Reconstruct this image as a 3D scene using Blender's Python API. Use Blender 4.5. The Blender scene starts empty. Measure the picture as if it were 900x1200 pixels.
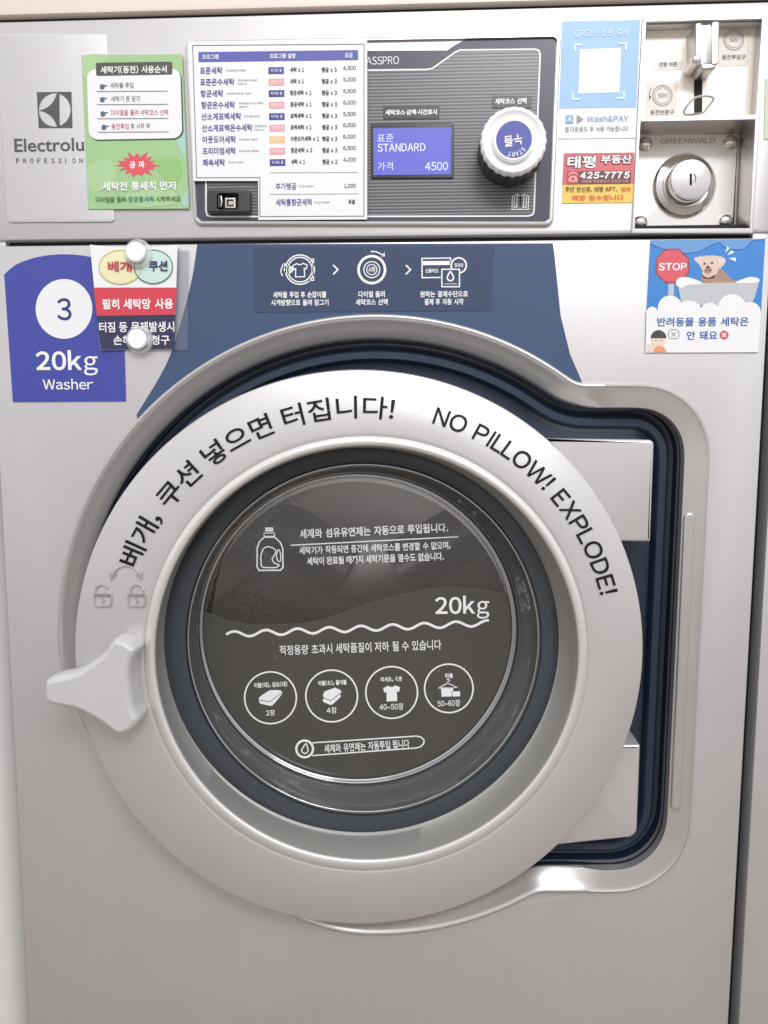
import bpy, bmesh, math, random
import numpy as np
from mathutils import Vector, Matrix
from mathutils.geometry import tessellate_polygon
random.seed(4)
S = bpy.context.scene
COL = S.collection

# ------------------------------------------------------------------ camera
F, CX, CY, D, ZC = 901.0, 450.0, 600.0, 0.92, 0.95      # focal length in photo pixels, distance to the front, height
def _n(v): return v / np.linalg.norm(v)
_dn = _n(np.array([(435 - CX) / F, (8800 - CY) / F, 1.0]))
_X = -_n(np.array([(-17000 - CX) / F, (430 - CY) / F, 1.0]))
_X = _n(_X - _dn * _X.dot(_dn)); _Z = -_dn; _Y = np.cross(_Z, _X)
cam = bpy.data.cameras.new('camera'); cam_o = bpy.data.objects.new('camera', cam); COL.objects.link(cam_o)
cam.sensor_fit = 'VERTICAL'; cam.sensor_height = 24.0; cam.lens = F / 1200 * 24.0
cam.clip_start = 0.02; cam.clip_end = 50
M = Matrix(((_X[0], -_X[1], -_X[2], 0), (_Y[0], -_Y[1], -_Y[2], -D), (_Z[0], -_Z[1], -_Z[2], ZC), (0, 0, 0, 1)))
cam_o.matrix_world = M
S.camera = cam_o

# ------------------------------------------------------------------ light and exposure
S.view_settings.view_transform = 'Standard'; S.view_settings.look = 'None'
S.view_settings.exposure = 0.63; S.view_settings.gamma = 1.0
w = bpy.data.worlds.new('World'); S.world = w; w.use_nodes = True
nt = w.node_tree; bg = nt.nodes['Background']
tc = nt.nodes.new('ShaderNodeTexCoord'); sp = nt.nodes.new('ShaderNodeSeparateXYZ'); rp = nt.nodes.new('ShaderNodeValToRGB')
mp = nt.nodes.new('ShaderNodeMapRange'); mp.inputs['From Min'].default_value = -1; mp.inputs['From Max'].default_value = 1
nt.links.new(tc.outputs['Generated'], sp.inputs[0]); nt.links.new(sp.outputs['Z'], mp.inputs[0]); nt.links.new(mp.outputs[0], rp.inputs[0])
e = rp.color_ramp.elements
e[0].position = 0.0; e[0].color = (.255, .21, .165, 1); e[1].position = 1.0; e[1].color = (.98, .965, .95, 1)
for p_, c_ in ((.35, (.335, .295, .255)), (.5, (.62, .60, .615)), (.62, (.87, .86, .885))):
    q = e.new(p_); q.color = (*c_, 1)
nt.links.new(rp.outputs[0], bg.inputs[0]); bg.inputs[1].default_value = 0.71
def area(name, loc, target, sx, sy, power, col):
    l = bpy.data.lights.new(name, 'AREA'); l.shape = 'RECTANGLE'; l.size = sx; l.size_y = sy; l.energy = power; l.color = col
    o = bpy.data.objects.new(name, l); COL.objects.link(o); o.location = loc
    o.rotation_euler = (Vector(target) - Vector(loc)).to_track_quat('-Z', 'Y').to_euler()
area('ceiling_light', (-0.1, -1.5, 2.35), (-0.1, 0, 1.0), 1.5, 0.4, 4.5, (.985, .985, 1))
area('rear_ceiling_light', (0.85, -2.9, 3.0), (0, 0, 0.95), 1.6, 0.5, 34, (.985, .985, 1))

# ------------------------------------------------------------------ helpers
def W(x, y, d=0.0):                 # point on the plane d metres in front of the washer's front, seen at photo pixel x, y
    r = np.array([(x - CX) / F, (y - CY) / F, 1.0])
    v = np.array([r @ _X, r @ _Y, r @ _Z]); v = v * ((D - d) / v[1])
    return Vector((v[0], -d, v[2] + ZC))
def lin(c): return tuple(((x / 255) / 12.92 if x / 255 < .04045 else ((x / 255 + .055) / 1.055) ** 2.4) for x in c)
MATS = {}
def mat(name, rgb, rough=.5, metal=0.0, spec=.5, k=.85, rn=.08, bump=None, coat=0.0, emit=0.0, alpha=1.0, tint=.03, stretch=None):
    if name in MATS: return MATS[name]
    m = bpy.data.materials.new(name); m.use_nodes = True; t = m.node_tree; b = t.nodes['Principled BSDF']
    c = tuple(x * k for x in lin(rgb))
    tcn = t.nodes.new('ShaderNodeTexCoord'); no = t.nodes.new('ShaderNodeTexNoise'); no.inputs['Scale'].default_value = 9; no.inputs['Detail'].default_value = 6
    src = tcn.outputs['Object']
    if stretch:
        mpn = t.nodes.new('ShaderNodeMapping'); mpn.inputs['Scale'].default_value = stretch
        t.links.new(src, mpn.inputs[0]); src = mpn.outputs[0]
    t.links.new(src, no.inputs['Vector'])
    mr = t.nodes.new('ShaderNodeMapRange'); mr.inputs['To Min'].default_value = max(rough - rn, .01); mr.inputs['To Max'].default_value = rough + rn
    if stretch:
        nr = t.nodes.new('ShaderNodeTexNoise'); nr.inputs['Scale'].default_value = 11; nr.inputs['Detail'].default_value = 5; t.links.new(tcn.outputs['Object'], nr.inputs['Vector']); t.links.new(nr.outputs['Fac'], mr.inputs[0])
    else: t.links.new(no.outputs['Fac'], mr.inputs[0])
    t.links.new(mr.outputs[0], b.inputs['Roughness'])
    mx = t.nodes.new('ShaderNodeMix'); mx.data_type = 'RGBA'
    mx.inputs[6].default_value = (*[x * (1 - tint) for x in c], 1); mx.inputs[7].default_value = (*[min(1, x * (1 + tint)) for x in c], 1)
    t.links.new(no.outputs['Fac'], mx.inputs[0]); t.links.new(mx.outputs[2], b.inputs['Base Color'])
    b.inputs['Metallic'].default_value = metal; b.inputs['Specular IOR Level'].default_value = spec
    b.inputs['Coat Weight'].default_value = coat; b.inputs['Coat Roughness'].default_value = .06; b.inputs['Alpha'].default_value = alpha
    if emit: b.inputs['Emission Color'].default_value = (*lin(rgb), 1); b.inputs['Emission Strength'].default_value = emit
    if bump:
        n2 = t.nodes.new('ShaderNodeTexNoise'); n2.inputs['Scale'].default_value = bump[0]; n2.inputs['Detail'].default_value = 3
        t.links.new(src if len(bump) > 2 else tcn.outputs['Object'], n2.inputs['Vector'])
        bp = t.nodes.new('ShaderNodeBump'); bp.inputs['Strength'].default_value = bump[1]; bp.inputs['Distance'].default_value = .001
        t.links.new(n2.outputs['Fac'], bp.inputs['Height']); t.links.new(bp.outputs[0], b.inputs['Normal'])
    MATS[name] = m
    return m
def ell(cx, cy, rx, ry=None, n=48, a0=0, a1=360, rot=0):
    ry = rx if ry is None else ry; full = abs(a1 - a0) >= 360; out = []
    cr, sr = math.cos(math.radians(rot)), math.sin(math.radians(rot))
    for i in range(n if full else n + 1):
        a = math.radians(a0 + (a1 - a0) * i / n); u, v = rx * math.cos(a), -ry * math.sin(a)
        out.append((cx + u * cr - v * sr, cy + u * sr + v * cr))
    return out
def rquad(tl, tr, br, bl, r=3, n=5):
    P = [np.array(p, float) for p in (tl, tr, br, bl)]; out = []
    rs = r if isinstance(r, (list, tuple)) else [r] * 4
    for i in range(4):
        p, a, b = P[i], P[i - 1], P[(i + 1) % 4]
        if rs[i] <= 0: out.append(tuple(p)); continue
        p0 = p + _n(a - p) * rs[i]; p1 = p + _n(b - p) * rs[i]
        for k in range(n + 1):
            t = k / n; w_ = .72; q0, q1, q2 = (1 - t) ** 2, 2 * t * (1 - t) * w_, t * t; out.append(tuple((q0 * p0 + q1 * p + q2 * p1) / (q0 + q1 + q2)))
    return out
def rect(x0, y0, x1, y1, r=0): return rquad((x0, y0), (x1, y0), (x1, y1), (x0, y1), r)
def smooth(pts, n=6, closed=True):          # Catmull-Rom through points
    P = [np.array(p, float) for p in pts]; L = len(P); out = []
    for i in range(L if closed else L - 1):
        g = (lambda k: P[k % L]) if closed else (lambda k: P[min(max(k, 0), L - 1)])
        a, b, c, d = g(i - 1), g(i), g(i + 1), g(i + 2)
        for k in range(n):
            t = k / n
            out.append(tuple(.5 * (2 * b + (c - a) * t + (2 * a - 5 * b + 4 * c - d) * t * t + (3 * b - a - 3 * c + d) * t ** 3)))
    if not closed: out.append(tuple(P[-1]))
    return out
def offset(loop, r):                        # positive r moves a closed loop inwards
    L = len(loop); P = np.array(loop, float)
    area2 = sum(P[i][0] * P[(i + 1) % L][1] - P[(i + 1) % L][0] * P[i][1] for i in range(L)); sg = 1 if area2 > 0 else -1
    out = []
    for i in range(L):
        t1 = P[i] - P[i - 1]; t2 = P[(i + 1) % L] - P[i]
        n1 = np.array([-t1[1], t1[0]]) / (np.linalg.norm(t1) + 1e-12); n2 = np.array([-t2[1], t2[0]]) / (np.linalg.norm(t2) + 1e-12)
        nn = n1 + n2; l = np.linalg.norm(nn)
        nn = nn / l if l > 1e-6 else n1
        c = max(.5, float(nn @ n1))
        out.append(tuple(P[i] + nn * sg * r / c))
    return out
def star(cx, cy, rx, ry, n, inner=.7, jit=.0, rot=0):
    out = []
    for i in range(2 * n):
        a = math.pi * i / n + rot; k = (1 if i % 2 == 0 else inner) * (1 + random.uniform(-jit, jit))
        out.append((cx + rx * k * math.cos(a), cy + ry * k * math.sin(a)))
    return out

_fc = bpy.data.curves.new('font_source', 'FONT'); _fo = bpy.data.objects.new('font_source', _fc); COL.objects.link(_fo); _fc.resolution_u = 4
_TC = {}; _RAW = {}
def raw(t, bold, shear):
    key = (t, bold, shear)
    if key not in _RAW:
        _fc.body = t; _fc.offset = bold; _fc.shear = shear
        bpy.context.view_layer.update()
        me = bpy.data.meshes.new_from_object(_fo.evaluated_get(bpy.context.evaluated_depsgraph_get()))
        _RAW[key] = (np.array([x.co[:2] for x in me.vertices]).reshape(-1, 2), [tuple(p.vertices) for p in me.polygons]); bpy.data.meshes.remove(me)
    return _RAW[key]
NATIVE = {'Electrolux'}
BEAR = {c: .012 for c in 'AVWYTvwy7Lj/'}; BEAR.update({c: .035 for c in 'OCGQSPocesgqpbdr0123456789kxXzJfta4'}); BEAR.update({c: .055 for c in 'HNMUBDEFRKilhnmu!.,()'}); BEAR['I'] = .085; BEAR['P'] = .05
def glyphs(s, bold, shear=0):
    key = (s, bold, shear)
    if key not in _TC:
        if s in NATIVE:
            v, f = raw(s, bold, shear); lo, hi = v.min(0), v.max(0); _TC[key] = ((v - lo) / (hi - lo), f, (hi - lo)); return _TC[key]
        runs = []
        for ch in s:                        # split into words of Hangul and single latin signs
            latin = '!' <= ch <= '~' and ch not in '-~'
            if ch == ' ': runs.append((' ', ''))
            elif latin: runs.append(('L', chr(ord(ch) + 0xFEE0)))
            elif runs and runs[-1][0] == 'H': runs[-1] = ('H', runs[-1][1] + ch)
            else: runs.append(('H', ch))
        vs, fs, pen, base = [], [], 0.0, 0
        for kind, t in runs:
            if kind == ' ': pen += .33; continue
            if t == chr(ord('I') + 0xFEE0):
                hv, _ = raw(chr(ord('H') + 0xFEE0), bold, shear); y0, y1 = hv[:, 1].min(), hv[:, 1].max(); wb = .085 + 2 * bold; v, f = np.array([(0, y0), (wb, y0), (wb + shear * (y1 - y0), y1), (shear * (y1 - y0), y1)]), [(0, 1, 2, 3)]
            else: v, f = raw(t, min(bold, .007) if t == chr(ord('g') + 0xFEE0) else bold, shear)
            lo, hi = v.min(0), v.max(0)
            br = .04 if kind == 'H' else BEAR.get(chr(ord(t) - 0xFEE0), .045)
            pen += br; vs.append(v + np.array([pen - lo[0], 0])); fs += [tuple(i + base for i in q) for q in f]; base += len(v)
            pen += hi[0] - lo[0] + br
        v = np.concatenate(vs); lo, hi = v.min(0), v.max(0); _TC[key] = ((v - lo) / (hi - lo), fs, (hi - lo))
    return _TC[key]

class MB:
    def __init__(s): s.v = []; s.f = []; s.m = []; s.mats = []
    def add(s, vs, fs, m):
        if m not in s.mats: s.mats.append(m)
        k = s.mats.index(m); o = len(s.v); s.v += [Vector(x) for x in vs]
        for f in fs: s.f.append(tuple(i + o for i in f)); s.m.append(k)
        return s
    def cap(s, loops, m):                   # loops of world points in a plane, the first is the outline
        vs = [p for l in loops for p in l]; tris = tessellate_polygon([[Vector(p) for p in l] for l in loops]); out = []
        for t in tris:
            a, b, c = (Vector(vs[i]) for i in t); out.append(tuple(t) if (b - a).cross(c - a).y < 0 else (t[0], t[2], t[1]))
        return s.add(vs, out, m)
    def poly(s, loops, d, m):
        if not isinstance(loops[0][0], (list, tuple)): loops = [loops]
        return s.cap([[W(x, y, d) for x, y in l] for l in loops], m)
    def loft(s, rings, m, closed=True):     # world rings with equal counts
        n = len(rings[0]); vs = [p for r in rings for p in r]; fs = []
        for k in range(len(rings) - 1):
            for i in range(n if closed else n - 1):
                j = (i + 1) % n; fs.append((k * n + i, k * n + j, (k + 1) * n + j, (k + 1) * n + i))
        return s.add(vs, fs, m)
    def rings(s, specs, m): return s.loft([[W(x, y, d) for x, y in l] for l, d in specs], m)
    def prism(s, loop, d0, d1, m, bev=0.0, steps=4, holes=(), back=False):      # outline at its front depth d0, straight walls back to d1
        xz = [(p.x, p.z) for p in (W(x, y, d0) for x, y in loop)]
        def R(r, d): return [Vector((x, -d, z)) for x, z in (offset(xz, r) if r else xz)]
        rs = []
        if bev:
            for k in range(steps + 1):
                a = math.pi / 2 * k / steps; rs.append(R(bev * (1 - math.sin(a)), d0 - bev * (1 - math.cos(a))))
        else: rs.append(R(0, d0))
        rs.append(R(0, d1)); s.loft(rs, m)
        hl = [[Vector((p.x, -d0, p.z)) for p in (W(x, y, d0) for x, y in h)] for h in holes]
        s.cap([rs[0]] + hl, m)
        for h in hl: s.loft([h, [Vector((p.x, -d1, p.z)) for p in h]], m)
        if back: s.cap([rs[-1]], m)
        return s
    def stroke(s, pts, wd, d, m, closed=False):
        P = [np.array(p, float) for p in pts]; L = len(P); a, b = [], []
        for i in range(L):
            p0 = P[i - 1] if (closed or i > 0) else P[i]; p1 = P[(i + 1) % L] if (closed or i < L - 1) else P[i]
            t1 = P[i] - p0; t2 = p1 - P[i]
            t1 = _n(t1) if np.linalg.norm(t1) > 1e-9 else None; t2 = _n(t2) if np.linalg.norm(t2) > 1e-9 else None
            t1 = t2 if t1 is None else t1; t2 = t1 if t2 is None else t2
            n1 = np.array([-t1[1], t1[0]]); n2 = np.array([-t2[1], t2[0]]); nn = _n(n1 + n2) if np.linalg.norm(n1 + n2) > 1e-6 else n1
            k = wd / 2 / max(.4, float(nn @ n1)); a.append(W(*(P[i] + nn * k), d)); b.append(W(*(P[i] - nn * k), d))
        return s.loft([a, b], m, closed)
    def tube(s, pts, r, m, n=8, closed=False):      # pts world
        P = [Vector(p) for p in pts]; L = len(P); rs = []
        for i in range(L):
            p0 = P[i - 1] if (closed or i > 0) else P[i]; p1 = P[(i + 1) % L] if (closed or i < L - 1) else P[i]
            t = (p1 - p0).normalized(); u = t.cross(Vector((0, 1, 0.013))).normalized(); v = t.cross(u)
            rs.append([P[i] + (u * math.cos(2 * math.pi * k / n) + v * math.sin(2 * math.pi * k / n)) * r for k in range(n)])
        if closed: rs.append(rs[0])
        return s.loft(rs, m)
    def box(s, x0, x1, z0, z1, d0, d1, m, bev=.002):
        xz = [(x0, z1), (x1, z1), (x1, z0), (x0, z0)]
        rs = [[Vector((x, -d, z)) for x, z in offset(xz, r)] for r, d in ((bev, d0), (bev * .3, d0 - bev * .3), (0, d0 - bev), (0, d1))]
        s.loft(rs, m); s.cap([rs[0]], m); return s.cap([rs[-1]], m)
    def text(s, t, x, y, wd, h, d, m, slope=None, bold=0.0, rot=None, shear=0):   # x, y = left end of the base line
        g, f, ar = glyphs(t, bold, shear); P0 = W(x, y, d)
        if rot is not None: u = Vector((math.cos(rot), 0, math.sin(rot)))
        elif slope is None: u = Vector((1, 0, 0))
        else: u = (W(x + wd, y + slope * wd, d) - P0).normalized()
        lw = (W(x + wd, y, d) - P0).length; lh = (W(x, y - 10, d) - P0).length / 10 * h if h else lw * ar[1] / ar[0]
        up = Vector((-u.z, 0, u.x))
        return s.add([P0 + u * (a * lw) + up * (b * lh) for a, b in g], f, m)
    def build(s, name, parent=None, loc=None, sharp=35, smooth_=True):
        if parent is not None: o0 = Vector(parent['_o'])
        elif loc is not None: o0 = Vector(loc)
        else:
            o0 = Vector((sum(p.x for p in s.v) / len(s.v), max(p.y for p in s.v), min(p.z for p in s.v)))
        me = bpy.data.meshes.new(name); me.from_pydata([p - o0 for p in s.v], [], s.f)
        for m in s.mats: me.materials.append(m)
        me.polygons.foreach_set('material_index', s.m)
        me.polygons.foreach_set('use_smooth', [smooth_] * len(s.f)); me.update()
        bm = bmesh.new(); bm.from_mesh(me); bmesh.ops.remove_doubles(bm, verts=bm.verts, dist=1e-6); bm.to_mesh(me); bm.free()
        me.set_sharp_from_angle(angle=math.radians(sharp))
        o = bpy.data.objects.new(name, me); COL.objects.link(o)
        if parent is not None: o.parent = parent
        else: o.location = o0
        o['_o'] = tuple(o0)
        return o
def tag(o, label, cat, group=None, kind=None):
    o['label'] = label; o['category'] = cat
    if group: o['group'] = group
    if kind: o['kind'] = kind
    return o
def thing(name, label, cat, loc, group=None):
    o = bpy.data.objects.new(name, None); COL.objects.link(o); o.location = loc; o.empty_display_size = .05; o['_o'] = tuple(loc)
    return tag(o, label, cat, group)
def base_of(*px): # middle of a sheet's lower edge
    a, b = W(*px[0]), W(*px[1]); return (a + b) / 2

# ------------------------------------------------------------------ materials
silver = mat('silver_paint', (208, 206, 207), .45, .62, k=1, bump=(900, .06), tint=.028, rn=.09, stretch=(26, 1, 1.1))
silver_hi = mat('door_silver', (212, 210, 210), .38, .58, k=1, bump=(900, .05), tint=.02, rn=.07)
bez_m = mat('bezel_metal', (203, 201, 199), .32, .7, k=1, tint=.02, rn=.05)
chrome = mat('polished_steel', (228, 225, 222), .16, 1.0, k=1, rn=.05)
steel = mat('brushed_steel', (205, 200, 196), .33, .9, k=1, stretch=(3, 3, 120), bump=(40, .1, 1))
navy = mat('navy_plastic', (40, 54, 76), .32, 0, k=.75, coat=.15)
apron_m = mat('navy_print', (80, 103, 140), .34, 0, k=.68, spec=.35)
apron_film = mat('clear_film_over_navy', (80, 97, 130), .28, 0, k=.62, bump=(40, .12), spec=.35)
slate = mat('slate_plastic', (66, 72, 78), .38, 0, k=.85)
slate2 = mat('fascia_slate', (90, 93, 106), .34, 0, k=.72, spec=.35)
dark = mat('black_gap', (22, 21, 22), .7)
black_p = mat('black_plastic', (62, 62, 66), .35, 0, k=.8)
white_p = mat('white_plastic', (220, 219, 219), .36, 0, k=.78, coat=.05, bump=(500, .02))
rim_m = mat('window_rim_grey', (178, 176, 172), .38, .35, k=.9)
lip_m = mat('lip_silver', (226, 224, 222), .3, .5, k=1)
glass_rib = mat('thick_glass', (124, 126, 126), .10, .35, k=.7, spec=.9, coat=.8, rn=.05, bump=(18, .25))
film_m = mat('dark_window_film', (92, 90, 85), .2, 0, k=.76, spec=.35, rn=.06, tint=.06)
drum_m = mat('drum_steel', (228, 224, 220), .34, .45, k=1, rn=.1, bump=(14, .6))
drum_d = mat('drum_hole', (25, 24, 23), .8)
beige = mat('beige_plate', (250, 243, 232), .42, .1, k=1)
lock_m = mat('lock_plate_steel', (248, 246, 242), .35, .3, k=1)
pin_w = mat('pin_white', (250, 250, 250), .25, 0, k=.97, coat=.3)
white = mat('white_print', (246, 247, 249), .45, 0, k=.9, bump=(30, .05))
ink_white = mat('white_ink', (250, 250, 250), .5, 0, k=.9)
ink = mat('black_ink', (28, 27, 28), .5, 0, k=.6, spec=.2)
ink_grey = mat('grey_ink', (92, 90, 92), .5)
ink_lgrey = mat('pale_grey_ink', (165, 160, 158), .5)
blue = mat('sticker_blue', (76, 86, 190), .38, 0, k=.70, coat=.15)
blue_d = mat('table_blue_ink', (60, 58, 150), .5)
blue_t = mat('tag_blue', (66, 66, 160), .5); pink_t = mat('tag_pink', (246, 176, 184), .5); orange_t = mat('tag_orange', (252, 208, 150), .5)
band = mat('header_blue', (108, 112, 200), .5, k=.7)
green = mat('notice_green', (178, 218, 158), .4, 0, k=.8, bump=(22, .3), tint=.05)
green2 = mat('notice_light_green', (188, 226, 170), .4, k=.8); mint = mat('notice_mint', (180, 226, 210), .4, k=.8); green3 = mat('notice_deep_green', (164, 212, 134), .4, k=.8)
ink_green = mat('dark_green_ink', (52, 96, 56), .5); ink_teal = mat('teal_ink', (70, 130, 140), .5)
taupe = mat('title_grey', (88, 88, 82), .5)
red = mat('notice_red', (226, 72, 88), .4); red_ink = mat('red_ink', (206, 70, 84), .5); burst = mat('burst_red', (238, 92, 108), .45)
navy_ink = mat('navy_ink', (52, 54, 92), .45)
yellow_f = mat('pale_yellow', (250, 246, 200), .45); yellow_l = mat('yellow_line', (206, 208, 96), .45); mint_f = mat('pale_mint', (220, 244, 240), .45); green_l = mat('green_line', (62, 142, 116), .45)
sky_b = mat('payment_blue', (160, 202, 244), .4, 0, k=.85); sky_ink = mat('pale_blue_ink', (212, 236, 255), .5, 0, k=.95); pay_ink = mat('pay_blue_ink', (150, 190, 222), .5)
est_red = mat('estate_red', (228, 112, 122), .45); est_dark = mat('estate_maroon', (112, 66, 66), .45); est_yel = mat('estate_yellow', (255, 216, 104), .45); est_or = mat('estate_orange_ink', (232, 110, 80), .5); est_br = mat('estate_brown_ink', (96, 76, 40), .5); est_hot = mat('estate_hot_red', (214, 74, 92), .45)
dog_sky = mat('picture_blue', (62, 142, 222), .35, 0, k=.85, coat=.3, bump=(30, .4), tint=.08); dog_sky2 = mat('picture_pale_blue', (112, 168, 226), .35, 0, k=.85); dog_line = mat('picture_deep_blue', (44, 104, 180), .4)
dog_t = mat('dog_tan', (236, 212, 198), .6, tint=.08); dog_b = mat('dog_brown', (186, 148, 130), .6, tint=.25); dog_d = mat('dog_dark', (82, 60, 56), .6); dog_c = mat('dog_cream', (240, 224, 214), .6)
tub_m = mat('tub_grey', (204, 206, 214), .45, tint=.08); blue_ink = mat('blue_ink', (50, 110, 186), .5); skin_i = mat('drawn_skin', (252, 226, 208), .5); hair_i = mat('drawn_hair', (74, 70, 72), .5); shirt_i = mat('drawn_orange', (246, 164, 116), .5)
stop_r = mat('stop_red', (232, 96, 112), .4); stop_d = mat('stop_edge', (150, 84, 104), .4)
cabinet_w = mat('white_cabinet_paint', (228, 226, 224), .4, 0, k=.9)
lcd = mat('lcd_blue', (108, 112, 208), .3, 0, k=.15, spec=.3, emit=.64); lcd_t = mat('lcd_text', (214, 216, 248), .4, 0, k=.3, emit=.62)
clear_p = mat('clear_acrylic', (250, 250, 250), .08, 0, k=.95, alpha=.4, spec=.8)
translucent_m = mat('translucent_grey', (150, 156, 176), .25, 0, k=.9, alpha=.35)
label_c = mat('clear_label', (246, 240, 234), .3, 0, k=.9, alpha=.55)
floor_m = mat('floor_tile', (150, 140, 130), .5); wall_m = mat('wall_paint', (190, 186, 180), .8)
top_m = mat('pale_metal', (244, 232, 222), .35, .35, k=1)
# ribbed print of the control fascia: fine level stripes
ribbed = bpy.data.materials.new('ribbed_fascia'); ribbed.use_nodes = True
t_ = ribbed.node_tree; b_ = t_.nodes['Principled BSDF']; c_ = t_.nodes.new('ShaderNodeTexCoord'); wv = t_.nodes.new('ShaderNodeTexWave')
wv.bands_direction = 'Z'; wv.inputs['Scale'].default_value = 2 * math.pi / 20 / .0036 * .99; r_ = t_.nodes.new('ShaderNodeValToRGB')
r_.color_ramp.elements[0].color = (*[x * .8 for x in lin((88, 88, 92))], 1); r_.color_ramp.elements[1].color = (*[x * .8 for x in lin((142, 142, 146))], 1)
r_.color_ramp.elements[0].position = .35; r_.color_ramp.elements[1].position = .75
t_.links.new(c_.outputs['Object'], wv.inputs[0]); t_.links.new(wv.outputs[0], r_.inputs[0]); t_.links.new(r_.outputs[0], b_.inputs['Base Color']); b_.inputs['Roughness'].default_value = .32
# see-through pane of the door window
pane_m = bpy.data.materials.new('window_glass'); pane_m.use_nodes = True; t_ = pane_m.node_tree; t_.nodes.remove(t_.nodes['Principled BSDF'])
tr = t_.nodes.new('ShaderNodeBsdfTransparent'); tr.inputs[0].default_value = (.92, .92, .91, 1); gl = t_.nodes.new('ShaderNodeBsdfGlossy'); gl.inputs['Roughness'].default_value = .03
no = t_.nodes.new('ShaderNodeTexNoise'); no.inputs['Scale'].default_value = 14; bp = t_.nodes.new('ShaderNodeBump'); bp.inputs['Strength'].default_value = .12; bp.inputs['Distance'].default_value = .004
fr = t_.nodes.new('ShaderNodeFresnel'); fr.inputs[0].default_value = 2.25; ms = t_.nodes.new('ShaderNodeMixShader')
t_.links.new(no.outputs[0], bp.inputs['Height']); t_.links.new(bp.outputs[0], gl.inputs['Normal'])
t_.links.new(fr.outputs[0], ms.inputs[0]); t_.links.new(tr.outputs[0], ms.inputs[1]); t_.links.new(gl.outputs[0], ms.inputs[2])
t_.links.new(ms.outputs[0], t_.nodes['Material Output'].inputs[0])

# ------------------------------------------------------------------ setting
XL, XR, ZT = -.522, .391, ZC + .4655
ZS0, ZS1 = ZC + .2145, ZC + .2205            # the seam between lower and upper front
m = MB(); m.add([(-3, -3, 0), (3, -3, 0), (3, 1.2, 0), (-3, 1.2, 0)], [(0, 1, 2, 3)], floor_m); o = m.build('floor'); o['kind'] = 'structure'
m = MB(); m.add([(-3, .95, 0), (3, .95, 0), (3, .95, 2.7), (-3, .95, 2.7)], [(0, 1, 2, 3)], wall_m); o = m.build('wall'); o['kind'] = 'structure'; tag(o, 'unseen plain wall added behind the row of machines to block light', 'wall')  # unseen wall, added to keep light from leaking in behind the machines

# ------------------------------------------------------------------ the washing machine
wm = thing('washing_machine', 'big silver front loading washer with round door and navy trim in the middle', 'washing machine', ((XL + XR) / 2, .4, 0))
m = MB()
m.box(XL, XL + .02, .0, ZT, -.004, -.8, silver); m.box(XR - .02, XR, .0, ZT, -.004, -.8, silver)
m.box(XL + .02, XR - .02, ZT - .02, ZT - .001, -.004, -.8, silver); m.box(XL + .02, XR - .02, .0, ZT - .021, -.77, -.8, silver)
m.box(XL + .02, XR - .02, ZS0 - .012, ZS1 + .012, -.012, -.03, dark)
m.build('cabinet', wm)

# moulded frame round the door and its hinge: one closed outline in photo pixels
def frame_path(rx, ry, ccx, ccy, y_top, x_tr, x_br, y_bot, r, tr_y, br_y):
    a_top = math.asin(max(-1, min(1, (ccy - y_top) / ry))); a_bot = math.asin((ccy - y_bot) / ry)
    pts = []
    n = 120
    for i in range(n + 1):
        a = a_top + (2 * math.pi + a_bot - a_top) * i / n; dg = math.degrees(a) % 360
        st = lambda x0, x1: (lambda t: t * t * (3 - 2 * t))(min(1, max(0, (dg - x0) / (x1 - x0))))
        k_ = 1 - .040 * st(184, 208) * (1 - st(244, 268)); pts.append((ccx + rx * k_ * math.cos(a), ccy - ry * k_ * math.sin(a)))
    q = rquad((pts[0][0] - 20, y_top), (x_tr, y_top + tr_y), (x_br, y_bot + br_y), (pts[-1][0] - 20, y_bot), [0, r, r, 0], 16)
    box = q[1:-1]                                    # top right and bottom right corners
    return pts + [(pts[-1][0] + 8, y_bot + 1)] + box[::-1] + [(pts[0][0] + 8, y_top)]
PO = frame_path(371, 362, 441, 731, 450, 834, 803.5, 1042, 84, 0, 2)
def resample(loop, step):
    P = np.array(loop + [loop[0]], float); seg = np.linalg.norm(np.diff(P, axis=0), axis=1); cum = np.concatenate([[0], np.cumsum(seg)]); n = int(cum[-1] / step)
    t = np.linspace(0, cum[-1], n, endpoint=False); return np.stack([np.interp(t, cum, P[:, 0]), np.interp(t, cum, P[:, 1])], 1)
PO = resample(PO, 3.0)
for _ in range(14): PO = (np.roll(PO, 1, 0) + 2 * PO + np.roll(PO, -1, 0)) / 4
PO = [tuple(p) for p in PO]
PO_xz = [(p.x, p.z) for p in (W(x, y, 0) for x, y in PO)]
_PA = np.array(PO_xz)
def fr_ring(r, d):
    if r > .02:
        Q = np.array(offset(PO_xz, r * .5)); 
        for _ in range(6): Q = (np.roll(Q, 1, 0) + 2 * Q + np.roll(Q, -1, 0)) / 4
        Q = np.array(offset([tuple(p) for p in Q], r * .5))
        for _ in range(6): Q = (np.roll(Q, 1, 0) + 2 * Q + np.roll(Q, -1, 0)) / 4
        return [Vector((x, -d, z)) for x, z in Q]
    return [Vector((x, -d, z)) for x, z in offset(PO_xz, r)]

m = MB()                                             # lower front with the door opening
fl = [(XL, ZS0), (XR, ZS0), (XR, .02), (XL, .02)]
rr = [[Vector((x, -d, z)) for x, z in offset(fl, r)] for r, d in ((.003, .0), (.001, -.0008), (0, -.003), (0, -.02))]
m.loft(rr, silver); m.cap([rr[0], fr_ring(.004, 0)], silver); m.build('front_panel', wm)

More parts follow.
